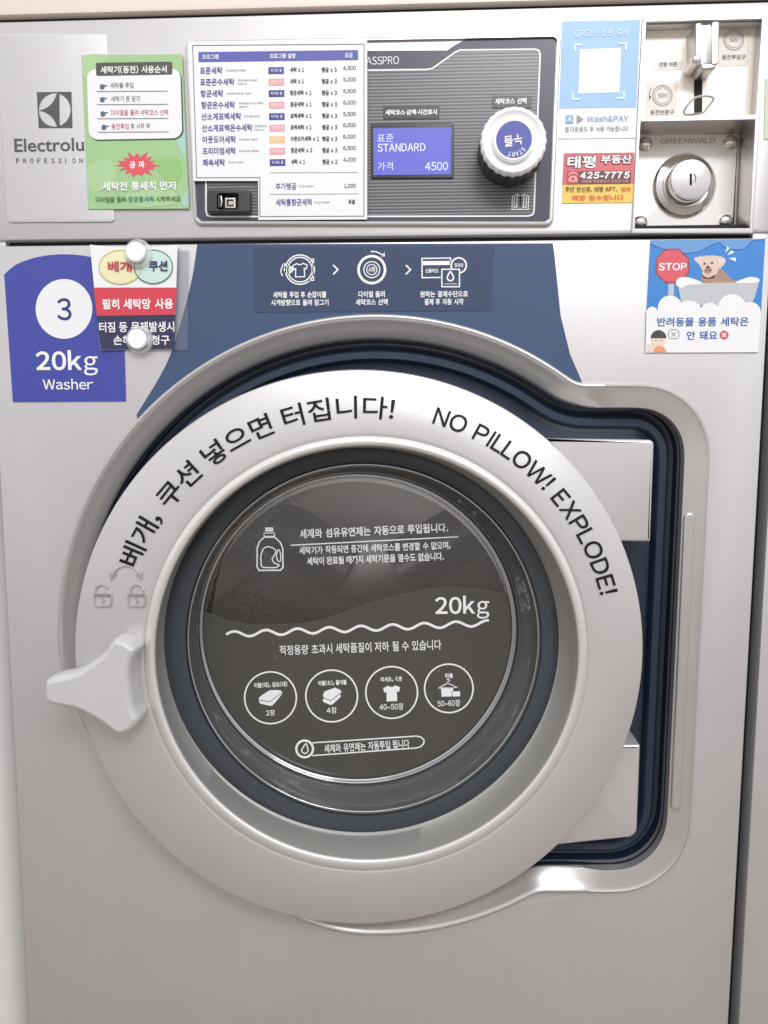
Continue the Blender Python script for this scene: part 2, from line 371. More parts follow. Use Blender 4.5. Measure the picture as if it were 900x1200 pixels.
coin_open_u = [(757, 25), (893.5, 21.5), (886.3, 134.5), (751, 137.5)]
coin_open_l = [(750.5, 142), (885.5, 139.5), (879, 267.5), (743.5, 268)]
m = MB(); fu = [(XL, ZT), (XR, ZT), (XR, ZS1), (XL, ZS1)]
rr = [[Vector((x, -d, z)) for x, z in offset(fu, r)] for r, d in ((.003, .0), (.001, -.0008), (0, -.003), (0, -.02))]
hu, hl = [[W(x, y, 0) for x, y in l] for l in (coin_open_u, coin_open_l)]
m.loft(rr, silver); m.cap([rr[0], hu, hl], silver); m.build('control_panel', wm)

m = MB()                                             # door frame: rounded lip then slope into the navy channel
def bez_ring(r, d):                # the slope flattens out beside the hinge
    out = []
    for p in fr_ring(r, d):
        b = min(1, max(0, (p.x - .17) / .06)); b = b * b * (3 - 2 * b)
        if .003 < r < .0275: d2 = d + (.0062 - r * .12 - d) * b * .9
        else: d2 = d
        out.append(Vector((p.x, -d2, p.z)))
    return out
m.loft([bez_ring(r, d) for r, d in ((-.001, -.003), (-.001, .003), (.0003, .0058), (.0022, .0068), (.0042, .0064), (.007, .003), (.015, -.0035), (.024, -.011), (.027, -.0145), (.0285, -.02))], bez_m)
fr_o = m.build('door_frame', wm, sharp=50)
m = MB()                                             # raised groove in the frame on the hinge side
sl = rquad((802.5, 601), (815.5, 601), (798, 950), (786.5, 950), 6.2)
m.prism(sl, .0066, -.006, bez_m, .0022); m.build('grip_groove', fr_o)
m = MB()
m.loft([fr_ring(r, d) for r, d in ((.028, -.010), (.0285, -.036), (.035, -.038), (.037, -.026), (.040, -.0235), (.048, -.0235), (.050, -.026), (.052, -.037), (.056, -.039), (.07, -.039), (.11, -.042))], navy)
m.cap([fr_ring(.105, -.0415), [W(x, y, -.0415) for x, y in ell(424, 742, 190, 186, 64)]], navy)
m.build('door_recess', wm)

def block(loop, d, name):
    m = MB(); m.prism(loop, d, -.0405, silver_hi, .0035); return m.build(name, wm)
block(rquad((615, 513.5), (767, 515.5), (762.5, 635), (700, 634.5), [2, 6, 2, 2]), .022, 'hinge_block')
block(rquad((640, 874), (750.5, 873), (746.5, 981), (600, 996), [2, 2, 10, 2]), .022, 'hinge_block')

# apron: navy print between seam and door frame
ap = [(231, 286.3), (648, 285), (650, 300), (657, 370), (668, 415), (684, 452)]
arc = [p for p in ell(441, 731, 371, 362, 90, 47.5, 139)]
ap += arc + smooth([(160, 486), (194, 428.5), (212, 377), (225, 326), (231, 286.3)], 5, False)[:-1]
m = MB(); m.poly(ap, .0006, apron_m); apron = m.build('apron', wm)

# badge plate
m = MB(); m.prism(rquad((-6, 39), (125, 38.5), (134, 260.5), (8, 261), 5), .0018, -.001, silver, .0012); badge = m.build('badge_plate', wm)
m = MB(); dB = .0022; sq = [(43, 108), (83.5, 107.5), (84.8, 149.8), (45.3, 150)]
cc = ell(64, 128.8, 18.6, 19.6, 48)
m.poly([sq, cc], dB, ink_grey)
tri = []
for (a, b, c) in (((46.2, 129.2), (61, 126.5), (66.4, 110.2)), ((69.6, 110), (69.3, 129), (70, 148.4)), ((66.8, 148.2), (61, 132), (46.2, 129.8))):
    for k in range(9):
        t = k / 8; tri.append(tuple((1 - t) ** 2 * np.array(a) + 2 * t * (1 - t) * np.array(b) + t * t * np.array(c)))
m.poly(tri, dB, ink_grey)
m.text('Electrolux', 17, 178.2, 95, 15.6, dB, ink_grey, bold=.012)
for i, ch in enumerate('PROFESSIONAL'): m.text(ch, 18.8 + i * 8.25, 191.2, 3.9 if ch != 'I' else .9, 5.6, dB, ink_grey, bold=.012)
m.build('lettering', badge)

# control fascia
m = MB()
fo = rquad((216, 47.5), (658, 38), (648.5, 264.5), (227, 263.5), 9)
m.prism(fo, .0045, -.001, bez_m, .002, holes=[rquad((221, 51), (653.5, 42.5), (644.5, 260), (230, 259.3), 6)])
fas = m.build('control_fascia', wm)
m = MB(); m.poly(rquad((221, 51), (653.5, 42.5), (644.5, 260), (230, 259.3), 6), .0012, silver)
top_b = smooth([(395, 60.5), (510, 60.0)], 4, False)
m.poly([(222, 60.5), (524, 59), (534, 52), (546, 46.2), (556, 44.8), (646, 43), (652, 47), (643.5, 256), (639, 259.5), (236, 259), (231, 254)], .0016, slate2)
def trim(off):
    return [(241, 84), (500, 81.5), (507, 80), (533, 61.5), (539, 58.6), (627, 57.6), (631.5, 59), (633, 64), (625.8, 248), (624, 251.6), (619, 253.2), (248, 254), (243, 252.5), (241.3, 247)]
m.poly(trim(0), .0020, ribbed); m.build('printed_face', fas)
m = MB(); m.stroke(trim(0), 1.9, .0024, ink_white, True)
m.text('COMPASSPRO', 402, 76.6, 65.5, 9.4, .0022, ink_white)
bk = .0026   # booklet symbol
for x0, x1, y0 in ((600.5, 619.5, 228.5), (603, 617, 227)):
    m.stroke([(x0 + 4, y0), (x0, y0 + 1.5), (x0 - .6, 246 - (x0 - 600)), (x1 - .6, 246 - (x0 - 600)), (x1, y0 + 1.5), (x1 - 3.5, y0)], 1.1, bk, ink_white)
m.stroke([(606, 228.5), (609.9, 229.5), (609.6, 244)], 1.1, bk, ink_white); m.stroke([(614, 228.5), (609.9, 229.5), (609.6, 244)], 1.1, bk, ink_white)
m.stroke([(606, 228.5), (605.4, 242), (609.6, 244), (613.4, 242), (614, 228.5)], 1.1, bk, ink_white)
m.build('trim_line', fas)
m = MB(); m.prism(rect(434.5, 144, 531.5, 209, 2), .004, .001, black_p, .001); m.poly([(437.5, 150.3), (528.8, 149.3), (528, 204.3), (438, 205.3)], .0043, lcd)
lt = .0046
m.text('표준', 442, 166.5, 19.5, 9, lt, lcd_t); m.text('STANDARD', 442.5, 178, 56, 9.6, lt, lcd_t, bold=.015)
m.text('가격', 442.5, 199.5, 18, 9.4, lt, lcd_t); m.text('4500', 498, 199.8, 27, 9.8, lt, lcd_t, bold=.01)
m.build('display', fas)
# dial: knurled dark skirt, pale face, blue push cap
kc = (602, 164.5)
kx, ky = 37.5, 40
def circ(c, r, d, n=96, kn=0.0):
    p = W(*c, .045); out = []
    for i in range(n):
        a = 2 * math.pi * i / n; k = r * (1 + kn * math.cos(i * 2 * math.pi * 24 / n)); out.append(Vector((p.x + k * math.cos(a), -d, p.z + k * math.sin(a))))
    return out
R0 = (W(640, 164.5, .045) - W(562, 164.5, .045)).length / 2
m = MB(); m.loft([circ(kc, R0 * r, d, 144, kn) for r, d, kn in ((1.0, .001, .015), (1.0, .034, .015), (.995, .038, .015))], black_p)
dial = m.build('dial', fas)
m = MB(); m.loft([circ(kc, R0 * r, d, 144, kn) for r, d, kn in ((.995, .037, .015), (1.0, .041, .015), (.97, .0445, .008), (.92, .046, 0), (.86, .046, 0), (.72, .041, 0), (.62, .040, 0), (.60, .0405, 0))], pin_w); m.build('dial_face', dial)
m = MB(); m.loft([circ(kc, R0 * r, d, 96) for r, d in ((.62, .038), (.61, .046), (.59, .0475), (.55, .0475), (.535, .047))], pin_w)
m.cap([circ(kc, R0 * .54, .0468, 64)], blue); m.build('push_button', dial)
m = MB(); dd = .0473
m.text('누름', 611.5, 156.6, 21.5, 13, dd, ink_white, rot=math.radians(187), bold=.02)
pc = W(601.3, 163.6, dd)
for i, ch in enumerate('START'):
    a = math.radians(-42 - i * 15.5); r = R0 * .40
    g, f, ar = glyphs(ch, .02); u = Vector((math.sin(-a) * -1, 0, 0))
    rad = Vector((math.cos(a), 0, math.sin(a))); up = rad; u = Vector((up.z, 0, -up.x)); base = pc + rad * (R0 * .355)
    m.add([base + u * ((x - .5) * .0036 * ar[0] / .7) + up * (y * .0050) for x, y in g], f, ink_white)
m.build('lettering', dial)
# service socket
m = MB(); m.prism(rect(243, 222, 293, 249, 2.5), .012, .001, black_p, .002, holes=[rect(254, 226, 279.5, 245.5, 3)]); sock = m.build('service_socket', fas)
m = MB(); m.poly(rect(252, 224, 281, 247, 2), .003, dark); m.prism(rect(263.5, 231.5, 276, 244, 1), .009, .002, steel, .0006, holes=[rect(265.6, 233.6, 274, 242, .5)])
m.poly(rect(264, 232, 275.5, 243.5), .004, black_p); m.prism(rect(267.5, 235.5, 273.5, 240), .008, .003, white_p, .0004); m.prism(rect(255, 228, 259.5, 243.5, 1), .010, .002, black_p, .001)
m.tube([W(259, 230, .011), W(260, 236, .012), W(259, 242, .011)], .0008, steel); m.build('connector', sock)

# coin unit
m = MB()
fo = [(753, 20.5), (898, 16.8), (883, 273.5), (740, 273.5)]
m.prism(fo, .003, -.001, silver_hi, .0012, holes=[coin_open_u, coin_open_l])
coin = m.build('coin_unit', wm)
def straight(loop, d0, d1): 
    a = [W(x, y, d0) for x, y in loop]; return a, [Vector((p.x, -d1, p.z)) for p in a]
m = MB()
for lp, dp in ((coin_open_u, -.016), (coin_open_l, -.046)):
    a, b = straight(lp, 0, dp); m.loft([a, b], steel)
    if dp == -.016: m.cap([b], beige)
    else: m.cap([b], dark)
m.build('recess', coin, sharp=20)
dU = -.0157
m = MB()
m.prism(rect(813.6, 85.5, 823, 134, 4.5), dU + .0004, dU - .001, dark); m.build('slot', coin)
m = MB()                                             # upright coin chute: two cheeks joined at the back and foot
m.prism(rquad((815.5, 27), (822.5, 26.5), (822, 76), (815.5, 77), [1.5, 1.5, 2, 2]), .012, dU, steel, .0012)
m.prism(rquad((834.5, 25.5), (843, 24.8), (842, 75), (834, 76), [1.5, 1.5, 2, 2]), .012, dU, steel, .0012)
m.prism(rquad((822, 30), (835, 29.5), (834.5, 74), (821.5, 75), 1), .001, dU, chrome)
m.prism(rquad((820, 73), (841.5, 72), (838, 81), (822.5, 82.5), 3), .011, dU, steel, .0025)
m.prism(rquad((815.5, 35), (820, 29), (820, 74), (815.2, 70), 2), .004, dU, chrome, .002)
m.build('coin_chute', coin)
def world_circ(c, r, n=32): return [Vector((c.x + r * math.cos(2 * math.pi * i / n), c.y, c.z + r * math.sin(2 * math.pi * i / n))) for i in range(n)]
def lathe(mb, px, d_ref, prof, mm, n=40):
    c = W(*px, d_ref)
    mb.loft([world_circ(Vector((c.x, -d, c.z)), r, n) for r, d in prof], mm)
    if prof[-1][0] < 1e-3: pass
    else: mb.cap([world_circ(Vector((c.x, -prof[-1][1], c.z)), prof[-1][0], n)], mm)
m = MB(); lathe(m, (817, 69), .014, [(.0055, dU), (.0055, .010), (.0052, .013), (.004, .015), (.002, .0158)], chrome); m.build('return_button', coin)
m = MB(); lv = [(801.5, 131.5), (805, 124), (814, 115), (826, 112.6), (834.5, 114), (835.5, 117.5), (829, 126), (824, 131.5), (815, 133.6), (804, 134.3)]
lv = smooth(lv, 5); m.tube([W(x, y, -.002 + .010 * (134 - y) / 22) for x, y in lv], .0013, chrome, 8, True)
m.build('return_lever', coin)
# lock plate
m = MB(); dL = -.044
m.prism(rquad((748, 158), (864.8, 157), (858.5, 267), (743.5, 267.3), 1), dL + .001, dL - .001, lock_m, .0006)
m.prism(rquad((865.3, 150), (868, 150), (862.5, 267), (860, 267), 0), dL - .001, dL - .0025, steel)
lock = m.build('lock_plate', coin)
m = MB(); lathe(m, (806, 214), -.030, [(.0365, dL), (.0365, dL + .003), (.034, dL + .006), (.0275, dL + .0085), (.0255, dL + .006), (.0245, dL + .006), (.0235, dL + .022), (.0225, dL + .0245), (.020, dL + .0252)], chrome, 56)
ck = m.build('lock_cylinder', lock, sharp=25)
m = MB(); dk = dL + .0255
m.poly(rect(808.3, 203, 811, 217, .8), dk, dark); m.stroke(ell(809.5, 209, 6, 6.5, 10, -40, 60), 1.1, dk, ink_grey); m.build('keyhole', lock)
m = MB(); m.text('GREENWALD', 774, 168.5, 64, 6, dL + .0013, ink_lgrey); m.build('lettering', lock)
m = MB(); c0 = W(757, 168.2, dL + .004)
lathe(m, (757, 168.2), dL + .004, [(.0088, dL), (.0088, dL + .001), (.0078, dL + .0035), (.0058, dL + .0055), (.003, dL + .0066), (.0004, dL + .0069)], chrome, 28)
scr = m.build('screw', lock)
for (x, y) in ((857, 166.2), (751.3, 260.3), (851.3, 258.8)):
    c = scr.copy(); COL.objects.link(c); c.parent = lock; c.location = W(x, y, dL + .004) - c0

# ------------------------------------------------------------------ the door
E1, E2 = (420.6, 758, 333.2, 325), (429, 765.5, 260.2, 254.8)
def lerpE(t): return tuple(a + (b - a) * t for a, b in zip(E1, E2))
def dface_t(t): return .045 + .013 * t + .004 * 4 * t * (1 - t)
def dface(x, y):
    lo, hi = 0.0, 1.0
    for _ in range(28):
        t = (lo + hi) / 2; c = lerpE(t)
        if ((x - c[0]) / c[2]) ** 2 + ((y - c[1]) / c[3]) ** 2 < 1: lo = t
        else: hi = t
    return dface_t(lo)
N = 160
def er(E, d): return [W(x, y, d) for x, y in ell(*E, N)]
m = MB()
out = er(E1, .0435); back = [Vector((p.x, .0, p.z)) for p in out]; back2 = [Vector((p.x * 1, .02, p.z)) for p in out]
cxz = sum(out, Vector()) / N
def shr(ring, k, y): return [Vector((cxz.x + (p.x - cxz.x) * k, y, cxz.z + (p.z - cxz.z) * k)) for p in ring]
rings = [shr(out, .93, .022), shr(out, .95, -.004), shr(out, 1.0, -.020), shr(out, 1.002, -.036), shr(out, 1.0, -.0405)]
Eo = (E1[0], E1[1], E1[2] - .8, E1[3] - .8)
rings += [er(Eo, .0440)]
for t in (.015, .03, .06, .12, .2, .3, .4, .5, .6, .7, .8, .88, .94, .97): rings.append(er(lerpE(t), dface_t(t)))
rings.append(er(E2, .0575))
m.loft(rings, silver_hi); door = m.build('door', wm, sharp=45)
m = MB()
m.rings([(ell(*E, N), d) for E, d in ((E2, .0570), ((429, 765.6, 258.6, 253.2), .0600), ((429.2, 765.4, 254.5, 249), .0620), ((429.4, 765, 250.5, 244.8), .0620), ((429.5, 764.6, 248.4, 242.6), .0600), ((429.5, 764.5, 247, 241.2), .0565))], lip_m)
m.build('door_lip', door, sharp=60)
m = MB()
m.rings([(ell(*E, N), d) for E, d in (((429.5, 764.5, 247.2, 241.4), .0575), ((428, 762, 243, 237.5), .048), ((424.3, 752, 233, 227.2), .013), ((423.6, 750, 231.2, 225.4), .0115))], rim_m)
m.build('window_rim', door, sharp=60)
m = MB()
m.rings([(ell(*E, N), d) for E, d in (((423.5, 750, 231.6, 225.8), .009), ((423.5, 750, 230.6, 224.8), .0125), ((424.5, 749.6, 222, 217), .0135), ((426, 749, 209, 207), .012), ((426.5, 749, 207, 205.5), .008))], slate)
m.build('window_seal', door, sharp=60)
m = MB(); G0, G1 = (426.5, 749, 207.5, 206), (418.5, 735.5, 182.5, 178)
def ge(t): return tuple(a + (b - a) * t for a, b in zip(G0, G1))
m.rings([(ell(*ge(t), N), d) for t, d in ((0, .009), (.03, .0115), (.08, .012), (.12, .0095), (.2, .003), (.3, -.0035), (.4, -.008), (.5, -.0125), (.6, -.0165), (.7, -.021), (.8, -.028), (.86, -.033), (.92, -.0325), (.97, -.035), (1.0, -.0385))], glass_rib)
m.build('glass_bowl', door, sharp=70)
ge_m = mat('glint_edge', (214, 216, 218), .07, .7, k=1, rn=.03)
m = MB(); m.rings([(ell(*ge(t), N), d) for t, d in ((.90, -.0330), (.915, -.0300), (.94, -.0292), (.965, -.0318), (.985, -.0370), (1.0, -.0384))], ge_m); m.build('glint_edge', door, sharp=70)  # polished ring added so its bright arcs imitate lamp reflections in the glass
gr_m = mat('glint_metal', (196, 198, 200), .09, .9, k=1, rn=.03)
m = MB()
for t, d, r in ((.985, -.0345, .0018), (.90, -.0300, .0010), (.09, .0125, .0010)): m.tube([W(x, y, d) for x, y in ell(*ge(t), 128)], r, gr_m, 10, True)
m.build('glint_ridge', door, sharp=70)  # added metal tubes, their pale colour stands for lamp glints along the glass
m = MB(); pe = [W(x, y, -.0385) for x, y in ell(*G1, N)]
m.cap([pe], pane_m); m.build('window_pane', door)
# black words round the door
m = MB()
def arc_text(t, a0, a1, r0, r1, h, mm, bold=0.0):
    g, f, ar = glyphs(t, bold); vs = []
    for x, y in g:
        a = math.radians(a0 + (a1 - a0) * x); r = r0 + (r1 - r0) * x + h * y
        px, py = 421 + 333 * r * math.cos(a), 758 - 325 * r * math.sin(a); vs.append(W(px, py, dface(px, py) + .0014))
    m.add(vs, f, mm)
arc_text('베개, 쿠션 넣으면 터집니다!', 160.0, 81.8, .823, .821, .085, ink, .008)
arc_text('NO PILLOW! EXPLODE!', 72.4, 12.3, .845, .868, .064, ink, .010)
m.build('lettering', door)
emb_m = mat('embossed_edge', (190, 188, 188), .3, .6, k=1)
# embossed padlocks and arrow beside the handle
m = MB()
def emb(pts, r=.0011, closed=False): m.tube([W(x, y, dface(x, y) + .0004) for x, y in pts], r * 1.25, emb_m, 6, closed)
for cx_, sh in ((120.8, 0), (160.6, 1)):
    emb(rquad((cx_ - 10, 696.5), (cx_ + 10, 696.5), (cx_ + 9.6, 711), (cx_ - 9.6, 711), [1, 1, 4, 4]) , .0012, True)
    emb([(cx_ - 7.5, 699), (cx_ + 7.5, 699)], .0008)
    a = ell(cx_ - (0 if sh else 1), 693, 7.6, 7.2, 10, 180, 0 if sh else 30)
    emb([(a[0][0], 696)] + a + ([(a[-1][0], 696)] if sh else []), .0012)
    emb([(cx_ - 2, 702.5), (cx_, 701.3), (cx_ + 1.8, 703), (cx_ - 1.5, 706.5), (cx_ + 2, 706.8)], .0006)
ar_ = ell(148, 682, 17.5, 18.5, 12, 165, 15); emb(ar_, .0011)
emb([(128.5, 671), (130.8, 679.5), (136.5, 673.5)], .001); emb([(160, 673.5), (166.2, 679), (166.5, 671)], .001)
m.build('embossed_padlock', door)
# handle: white three armed grip
hp = [(120, 730), (123, 704), (135, 688), (180, 673), (265, 655), (340, 617), (420, 556), (465, 497), (482, 480), (503, 476), (545, 486), (586, 515), (600, 532), (599, 552), (583, 588), (571, 635), (568, 690), (575, 760), (590, 838), (612, 885), (613, 905), (598, 935), (560, 967), (525, 978), (500, 977), (460, 950), (410, 912), (340, 872), (280, 846), (200, 832), (140, 816), (124, 800)]
hp = smooth([(30 + x / 4.5, 640 + y / 4.5) for x, y in hp], 5)
hx = [(p.x, p.z) for p in (W(x, y, .078) for x, y in hp)]
m = MB(); rs = [[Vector((x, -d, z)) for x, z in offset(hx, r)] for r, d in ((.004, .052), (.001, .060), (0, .070), (0, .080), (.0006, .0845), (.0020, .0880), (.0042, .0902), (.0065, .0910))]
m.loft(rs, white_p); m.cap([rs[-1]], white_p); m.cap([rs[0]], white_p); hd = m.build('door_handle', wm, sharp=60)
m = MB(); lathe(m, (143, 802), .078, [(.017, .045), (.017, .056)], black_p, 32); m.build('spindle', hd)

# drum seen through the clear upper half of the window
m = MB(); dc = W(418.5, 735.5, -.0385); n = 72
def dr(r, d): return [Vector((dc.x + r * math.cos(2 * math.pi * i / n), -d, dc.z - .01 + r * math.sin(2 * math.pi * i / n))) for i in range(n)]
m.loft([dr(.197, -.040), dr(.25, -.046), dr(.27, -.07), dr(.27, -.33), dr(.25, -.36), dr(.16, -.375), dr(.09, -.355), dr(.05, -.34)], drum_m); m.cap([dr(.05, -.34)], drum_m)
for j_, (rr_, nn_) in enumerate(((.195, 84), (.206, 88), (.217, 92), (.228, 96), (.239, 100))):
    yb = .363 + (.012 * (rr_ - .09) / .07 - .02 if rr_ < .16 else .012 - .015 * (rr_ - .16) / .09) - .0012
    yb = .355 + .02 * (rr_ - .09) / .07 - .0012 if rr_ < .16 else .375 - .015 * (rr_ - .16) / .09 - .0012
    for q_ in range(nn_):
        a = 2 * math.pi * (q_ + .5 * (j_ % 2)) / nn_; m.add([(dc.x + rr_ * math.cos(a) + .0024 * math.cos(h * math.pi / 4), yb, dc.z - .01 + rr_ * math.sin(a) + .0024 * math.sin(h * math.pi / 4)) for h in range(8)], [tuple(range(8))], drum_d)
drum = m.build('drum', wm, sharp=50)
for k in range(3):
    a = math.radians(52 + 120 * k); mm_ = MB(); c, s_ = math.cos(a), math.sin(a); u = Vector((-s_, 0, c)); rd = Vector((c, 0, s_)); o0 = Vector((dc.x, 0, dc.z - .01))
    prof = [(-.05, .268), (-.03, .235), (-.012, .205), (0, .2), (.012, .205), (.03, .235), (.05, .268)]
    mm_.loft([[o0 + u * x + rd * r + Vector((0, y, 0)) for x, r in prof] for y in (.075, .33)], drum_m, False); mm_.build('drum_lifter', drum, sharp=80)
mm_ = MB()
for k in range(3):
    a = math.radians(30 + 120 * k); u = Vector((-math.sin(a), 0, math.cos(a))); rd = Vector((math.cos(a), 0, math.sin(a))); o0 = Vector((dc.x, 0, dc.z - .01))
    mm_.loft([[o0 + rd * r + u * x + Vector((0, y, 0)) for x, y in ((-.05, yb + .004), (-.036, yb - .006), (-.022, yb - .018), (-.008, yb - .024), (.008, yb - .024), (.022, yb - .018), (.036, yb - .006), (.05, yb + .004))] for r, yb in ((.05, .342), (.12, .362), (.2, .37))], drum_m, False)
mm_.build('drum_spider', drum, sharp=80)

# ------------------------------------------------------------------ dark film with white writing inside the window
wf = thing('window_film', 'dark film across the lower window with white laundry symbols and a 20kg wave line', 'sticker', base_of((360, 905), (480, 905)) + Vector((0, .037, 0)))
m = MB(); dF = -.0378
up_e = smooth([(236.5, 715), (281, 729), (325, 731), (374, 726), (430, 706), (486, 692), (523, 687), (575, 691), (603, 700)], 5, False)
low = [p for p in ell(G1[0], G1[1], G1[2] - 1.2, G1[3] - 1.2, 90, 11.5, -186.5)]
m.poly(up_e + low, dF, film_m); m.build('film_sheet', wf)
m = MB(); dW = -.0374; T = lambda s, x, y, wd, h, b=.012, sl=-.043: m.text(s, x, y, wd, h, dW, ink_white, slope=sl, bold=b)
T('세제와 섬유유연제는 자동으로 투입됩니다.', 351.6, 631.2, 174, 11, .022)
T('세탁기가 작동되면 중간에 세탁코스를 변경할 수 없으며,', 351, 650.2, 177, 9.6, .018, -.037); T('세탁이 완료될 때까지 세탁기문을 열수도 없습니다.', 360, 662.6, 160.5, 9.6, .018, -.037)
m.stroke([(340.5, 639), (537, 629)], 1.3, dW, ink_white)
# bottle
m.stroke([(309.5, 629.5), (304, 635), (301.4, 642), (301.2, 664), (303.6, 668.4), (328.6, 668.2), (331.6, 665), (331.4, 643), (328.8, 636), (322, 629.5)], 1.6, dW, ink_white, True)
m.stroke(smooth([(306, 660), (306, 650), (310, 642), (317, 641), (323, 645), (322, 650), (319, 655), (322, 660), (327, 662), (323, 665), (312, 665), (307, 664)], 4), 1.4, dW, ink_white, True)
m.stroke(smooth([(326, 644), (328.5, 648), (329, 656), (326.5, 658), (324, 652)], 4), 1.2, dW, ink_white, True)
m.stroke(rect(309.4, 624.6, 321.8, 628.4, 1), 1.1, dW + .0001, ink_white, True); m.poly(rect(310.6, 618, 320.2, 623, .5), dW, ink_white)
T('20kg', 510, 725.5, 63.5, 27, .02, -.01)
m.stroke([(265 + i * 308 / 150, 743.5 - 13.5 * i / 150 - 3.2 * math.sin(2 * math.pi * i / 150 * 8.3)) for i in range(151)], 3.0, dW, ink_white)
T('적정용량 초과시 세탁품질이 저하 될 수 있습니다', 328, 768, 189.5, 11.6, .010, -.036)
for (x, y) in ((317, 817.7), (388.7, 815.6), (459, 811.5), (526, 806.7)): m.stroke(ell(x, y, 30.3 if x < 500 else 28.4, 30.3 if x < 500 else 28.4, 56), 1.8, dW, ink_white, True)
T('이불(대), 담요(대)', 298, 806.5, 39, 6.5, .03); T('이불(소), 홑이불', 373, 804, 33.5, 6.5, .03); T('티셔츠, 속옷', 446.5, 799.5, 25, 6, .03); T('타올', 522, 795, 9, 6, .03)
m.poly(smooth([(303.5, 818.7), (304.5, 816.6), (314.8, 809.6), (318, 808.8), (327.5, 808.8), (330, 810.5), (330, 813.8), (320, 826), (317, 827), (306.8, 825), (304, 823)], 3), dW, ink_white)
m.stroke([(304.5, 820.5), (316, 822.5), (329.8, 811.8)], .7, dW + .0002, film_m)
m.poly([(378.3, 814.4), (380.6, 810.2), (392.8, 805.8), (399.4, 809), (399.9, 812), (398.6, 813.4), (399.4, 816.4), (389.6, 825.6), (387, 826), (379, 822.6), (378.3, 819.6), (379.6, 818.2)], dW, ink_white)
m.stroke([(378.6, 817.6), (387.6, 821), (399, 812.4)], .7, dW + .0002, film_m)
def tee(cx_, cy_, s): return [(cx_ + a * s, cy_ + b * s) for a, b in ((-10, -6), (-4, -9), (-2, -7.5), (2, -7.8), (4, -9.5), (10, -7), (8.5, -1.5), (6, -2.5), (6.5, 9), (-6, 9.5), (-6, -2), (-8.5, -.5))]
m.poly(tee(459, 812.5, 1.0), dW, ink_white)
m.poly([(517, 807), (531, 805.5), (531.5, 816), (517.5, 816.5)], dW, ink_white); m.poly([(530, 810.5), (539, 810), (539.3, 816), (530.5, 816.3)], dW + .0001, ink_white); m.stroke([(529.6, 809.5), (529.8, 817)], .8, dW + .0002, film_m)
m.stroke([(513.5, 806.5), (524.5, 800.5), (535.5, 805.5), (513.5, 806.5)], 1.1, dW, ink_white); m.stroke(smooth([(524.5, 800.8), (524.7, 798.8), (526.8, 797.5), (525, 795.6), (523.2, 796.6)], 4, False), .9, dW, ink_white)
T('2장', 312, 839, 10.5, 7, .015); T('4장', 383, 836.5, 12, 7.5, .015); T('40~50장', 445, 832.5, 28, 7.8, .015, -.03); T('50~60장', 513, 828.5, 26.5, 7.8, .015, -.04)
m.stroke(ell(357, 877.6, 9.8, 9.8, 32), 2.6, dW, ink_white, True); m.stroke(smooth([(358.5, 871.5), (354, 878), (354, 881), (357.5, 883), (361, 880), (360.5, 876.5)], 4), 1.4, dW, ink_white, True)
m.stroke([(366, 885.5), (488, 876.5), (493, 875), (496.5, 871.5), (497, 867.5), (493.5, 863.8), (488, 862.6), (366, 870.5)], 1.5, dW, ink_white)
T('세제와 유연제는 자동투입 됩니다', 380.5, 882.5, 100, 10, .016, -.064)
for i in range(26):      # dust specks
    a = random.uniform(0, 6.28); r = random.uniform(.2, .95); m.poly(ell(G1[0] + G1[2] * r * math.cos(a), 815 + 85 * r * math.sin(a), random.uniform(.3, .8), None, 5), dW, ink_lgrey)
m.build('lettering', wf)

# ------------------------------------------------------------------ sticker with the three start steps on the apron
st = thing('instruction_sticker', 'clear film strip on the navy panel with three white step symbols', 'sticker', base_of((298, 365), (578, 364)))
m = MB(); m.prism(rquad((298, 290), (579, 288.5), (576, 364), (297, 366), 2), .0012, .0007, apron_film); m.build('film_sheet', st)
m = MB(); dI = .0016; K = lambda p, wd, c=False: m.stroke(p, wd, dI, ink_white, c)
K(ell(351.5, 316, 17, 17.2, 48), 1.6, True); K(ell(351.5, 316, 14.2, 14.4, 48), 1.5, True); K([(a, b) for a, b in tee(351.5, 316.5, .85)], 1.3, True)
K([(363, 303.5), (367.5, 303.5), (367.5, 328.5), (362, 329)], 1.3); K([(366, 310), (366, 322)], 1.2); K(smooth([(331, 323.5), (329.2, 318), (330.5, 313), (333, 310)], 5, False), 1.4); m.poly([(330, 310.3), (334.5, 308), (334.5, 313)], dI, ink_white)
K(ell(338, 316, 4.5, 3.6, 20), 2.2, True); m.poly(ell(338, 316, 2.6, 2.4, 16), dI, ink_white)
for x in (391, 476): K([(x - .5, 310.5), (x + 5, 316), (x - .5, 321.5)], 1.8)
K(ell(435.7, 316, 15.5, 15.8, 48), 3.0, True); K(ell(435.7, 316, 9.3, 9.4, 40), 1.3, True); K(ell(435.7, 316, 6, 6, 32), 1.1, True); m.text('시작', 431.5, 319.5, 8.3, 6.8, dI, ink_white, bold=.03)
K(smooth([(434.5, 294.8), (441, 295.2), (449, 299)], 5, False), 1.5); m.poly([(446.5, 300.5), (451.2, 300.4), (450.5, 295.5)], dI, ink_white)
K([(494.5, 302.8), (528, 302.4), (527.6, 325), (494.7, 325.4)], 1.5, True); m.poly([(495, 306), (528, 305.7), (528, 310.5), (495, 310.8)], dI, ink_white); m.text('신용카드', 498.5, 320, 15.5, 5.2, dI, ink_white, bold=.03)
m.poly(ell(537.6, 311, 10.6, None, 32), dI + .0001, apron_film); m.stroke(ell(537.6, 311, 8.8, None, 36), 2.0, dI + .0002, ink_white, True); m.text('500', 532.4, 313, 10.4, 4.4, dI + .0002, ink_white, bold=.03)
m.poly(rect(516.5, 314.5, 539.5, 337), dI + .0003, apron_film); m.stroke(rect(517.8, 315.6, 538.5, 336), 1.5, dI + .0004, ink_white, True)
